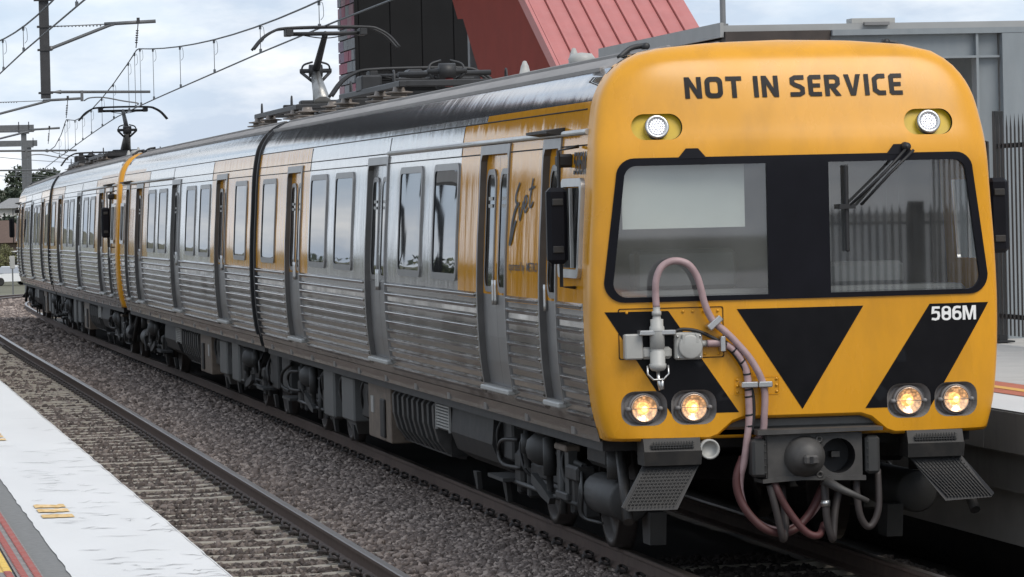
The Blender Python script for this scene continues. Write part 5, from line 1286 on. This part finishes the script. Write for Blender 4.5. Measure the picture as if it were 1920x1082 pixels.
tree('platform_tree', 'green tree behind the right platform fence at the picture edge', 17.0, 48, .4, 5.0, 3.6, L_[1], 50, 3200, .075, .3)
for k, (x, y, h, w) in enumerate([(-20, 150, 4.6, 7), (-27, 165, 5.2, 8), (-24, 190, 4.2, 8), (-34, 200, 6, 9), (-40, 215, 5, 10), (-17, 120, 3.6, 5), (-46, 240, 6, 11), (-31, 230, 5, 10)]):
    tree('lineside_tree', ['dark green lineside tree, second nearest of those mirrored in the windows', 'mid green lineside tree behind the second nearest dark one, mirrored in the windows', 'olive lineside tree in the middle of the mirrored row', 'dark green broad lineside tree in the middle of the mirrored row', 'mid green lineside tree behind the broad dark one, mirrored in the windows', 'small olive lineside tree, nearest of those mirrored in the windows', 'dark green lineside tree, farthest left of those mirrored in the windows', 'mid green lineside tree at the far end of the mirrored row'][k], x, y, gz(y)-.42, h*.62, w, L_[k % 3], 60+k, 700, .35, .2, group='trees mirrored in the windows')
def house(x, y, z, w, d, h, rh, mw, mr, label):
    T = thing('house', label, 'house', (x, y, z))
    MB().box(-w/2, w/2, -d/2, d/2, -3, h).build('wall', mw, T)
    o = .5; r = MB().add([(-w/2-o, -d/2-o, h), (w/2+o, -d/2-o, h), (w/2+o, d/2+o, h), (-w/2-o, d/2+o, h), (-w*.2, 0, h+rh), (w*.2, 0, h+rh)], [(0, 1, 5, 4), (1, 2, 5), (2, 3, 4, 5), (3, 0, 4), (3, 2, 1, 0)]); r.build('roof', mr, T)
    for k in (-1, 1): 
        f = MB().box(k*w*.25-.7, k*w*.25+.7, -d/2-.06, -d/2-.003, h-2.0, h-.7).build('window', m_white, T); MB().box(k*w*.25-.6, k*w*.25+.6, -d/2-.08, -d/2-.062, h-1.9, h-.8).build('window_pane', m_panedark, f)
house(9.2, 335, -2.6, 5.2, 6, 2.8, 1.9, m_wall1, m_roof1, 'low house with brown tiled roof at the left edge')
house(13.6, 393, .6, 4.2, 5, 2.6, 1.0, m_wall2, m_roof2, 'pale hillside house under a grey roof above the train end')
house(18.2, 415, 2.4, 7, 6, 2.6, .7, m_wall2, m_roof2, 'flat roofed pale house between the trees beyond the carriage roof')
def car():
    T = thing('parked_car', 'white parked car seen past the end of the train', 'car', (8.0, 292, -2.77))
    b = MB(); S = [(-2.1, .35, .62), (-2.0, .3, .85), (-1.0, .3, .95), (.9, .3, 1.0), (2.0, .3, .95), (2.1, .35, .7)]
    b.prism([(x, -.88, z) for x, z in [(-2.1, .32), (-2.12, .62), (-1.95, .80), (-1.0, .92), (2.0, .95), (2.1, .8), (2.1, .32)]], (0, 1.76, 0), 0)
    B = b.build('body', m_carw, T)
    c = MB(); c.add([(-1.15, -.82, .93), (-.45, -.66, 1.42), (1.1, -.66, 1.43), (1.85, -.82, .95), (-1.15, .82, .93), (-.45, .66, 1.42), (1.1, .66, 1.43), (1.85, .82, .95)], [(0, 3, 2, 1), (4, 5, 6, 7), (0, 1, 5, 4), (2, 3, 7, 6)]); c.build('window', m_pane, T)
    MB().prism([(-.46, -.67, 1.415), (1.12, -.67, 1.425), (1.0, -.66, 1.47), (-.35, -.66, 1.46)], (0, 1.34, 0)).build('roof', m_carw, T)
    for x in (-1.3, 1.35):
        for s_ in (-1, 1): MB().lathe((x, s_*.80, .32), (0, s_, 0), [(-.1, .31), (.1, .31), (.1, .2), (.08, 0)], 18).build('wheel', m_tyre, T)
    T.rotation_euler = (0, 0, R(25))
car()
sg = thing('line_sign', 'small grey square sign box on a post by the far curve', 'sign', (4.55, 215, -2.4))
MB().box(-.14, .14, -.06, .06, 1.9, 2.64, 0, .02).build('sign_box', m_lightgrey, sg); MB().box(-.04, .04, -.04, .04, -.4, 1.9).build('sign_post', m_mastg, sg)
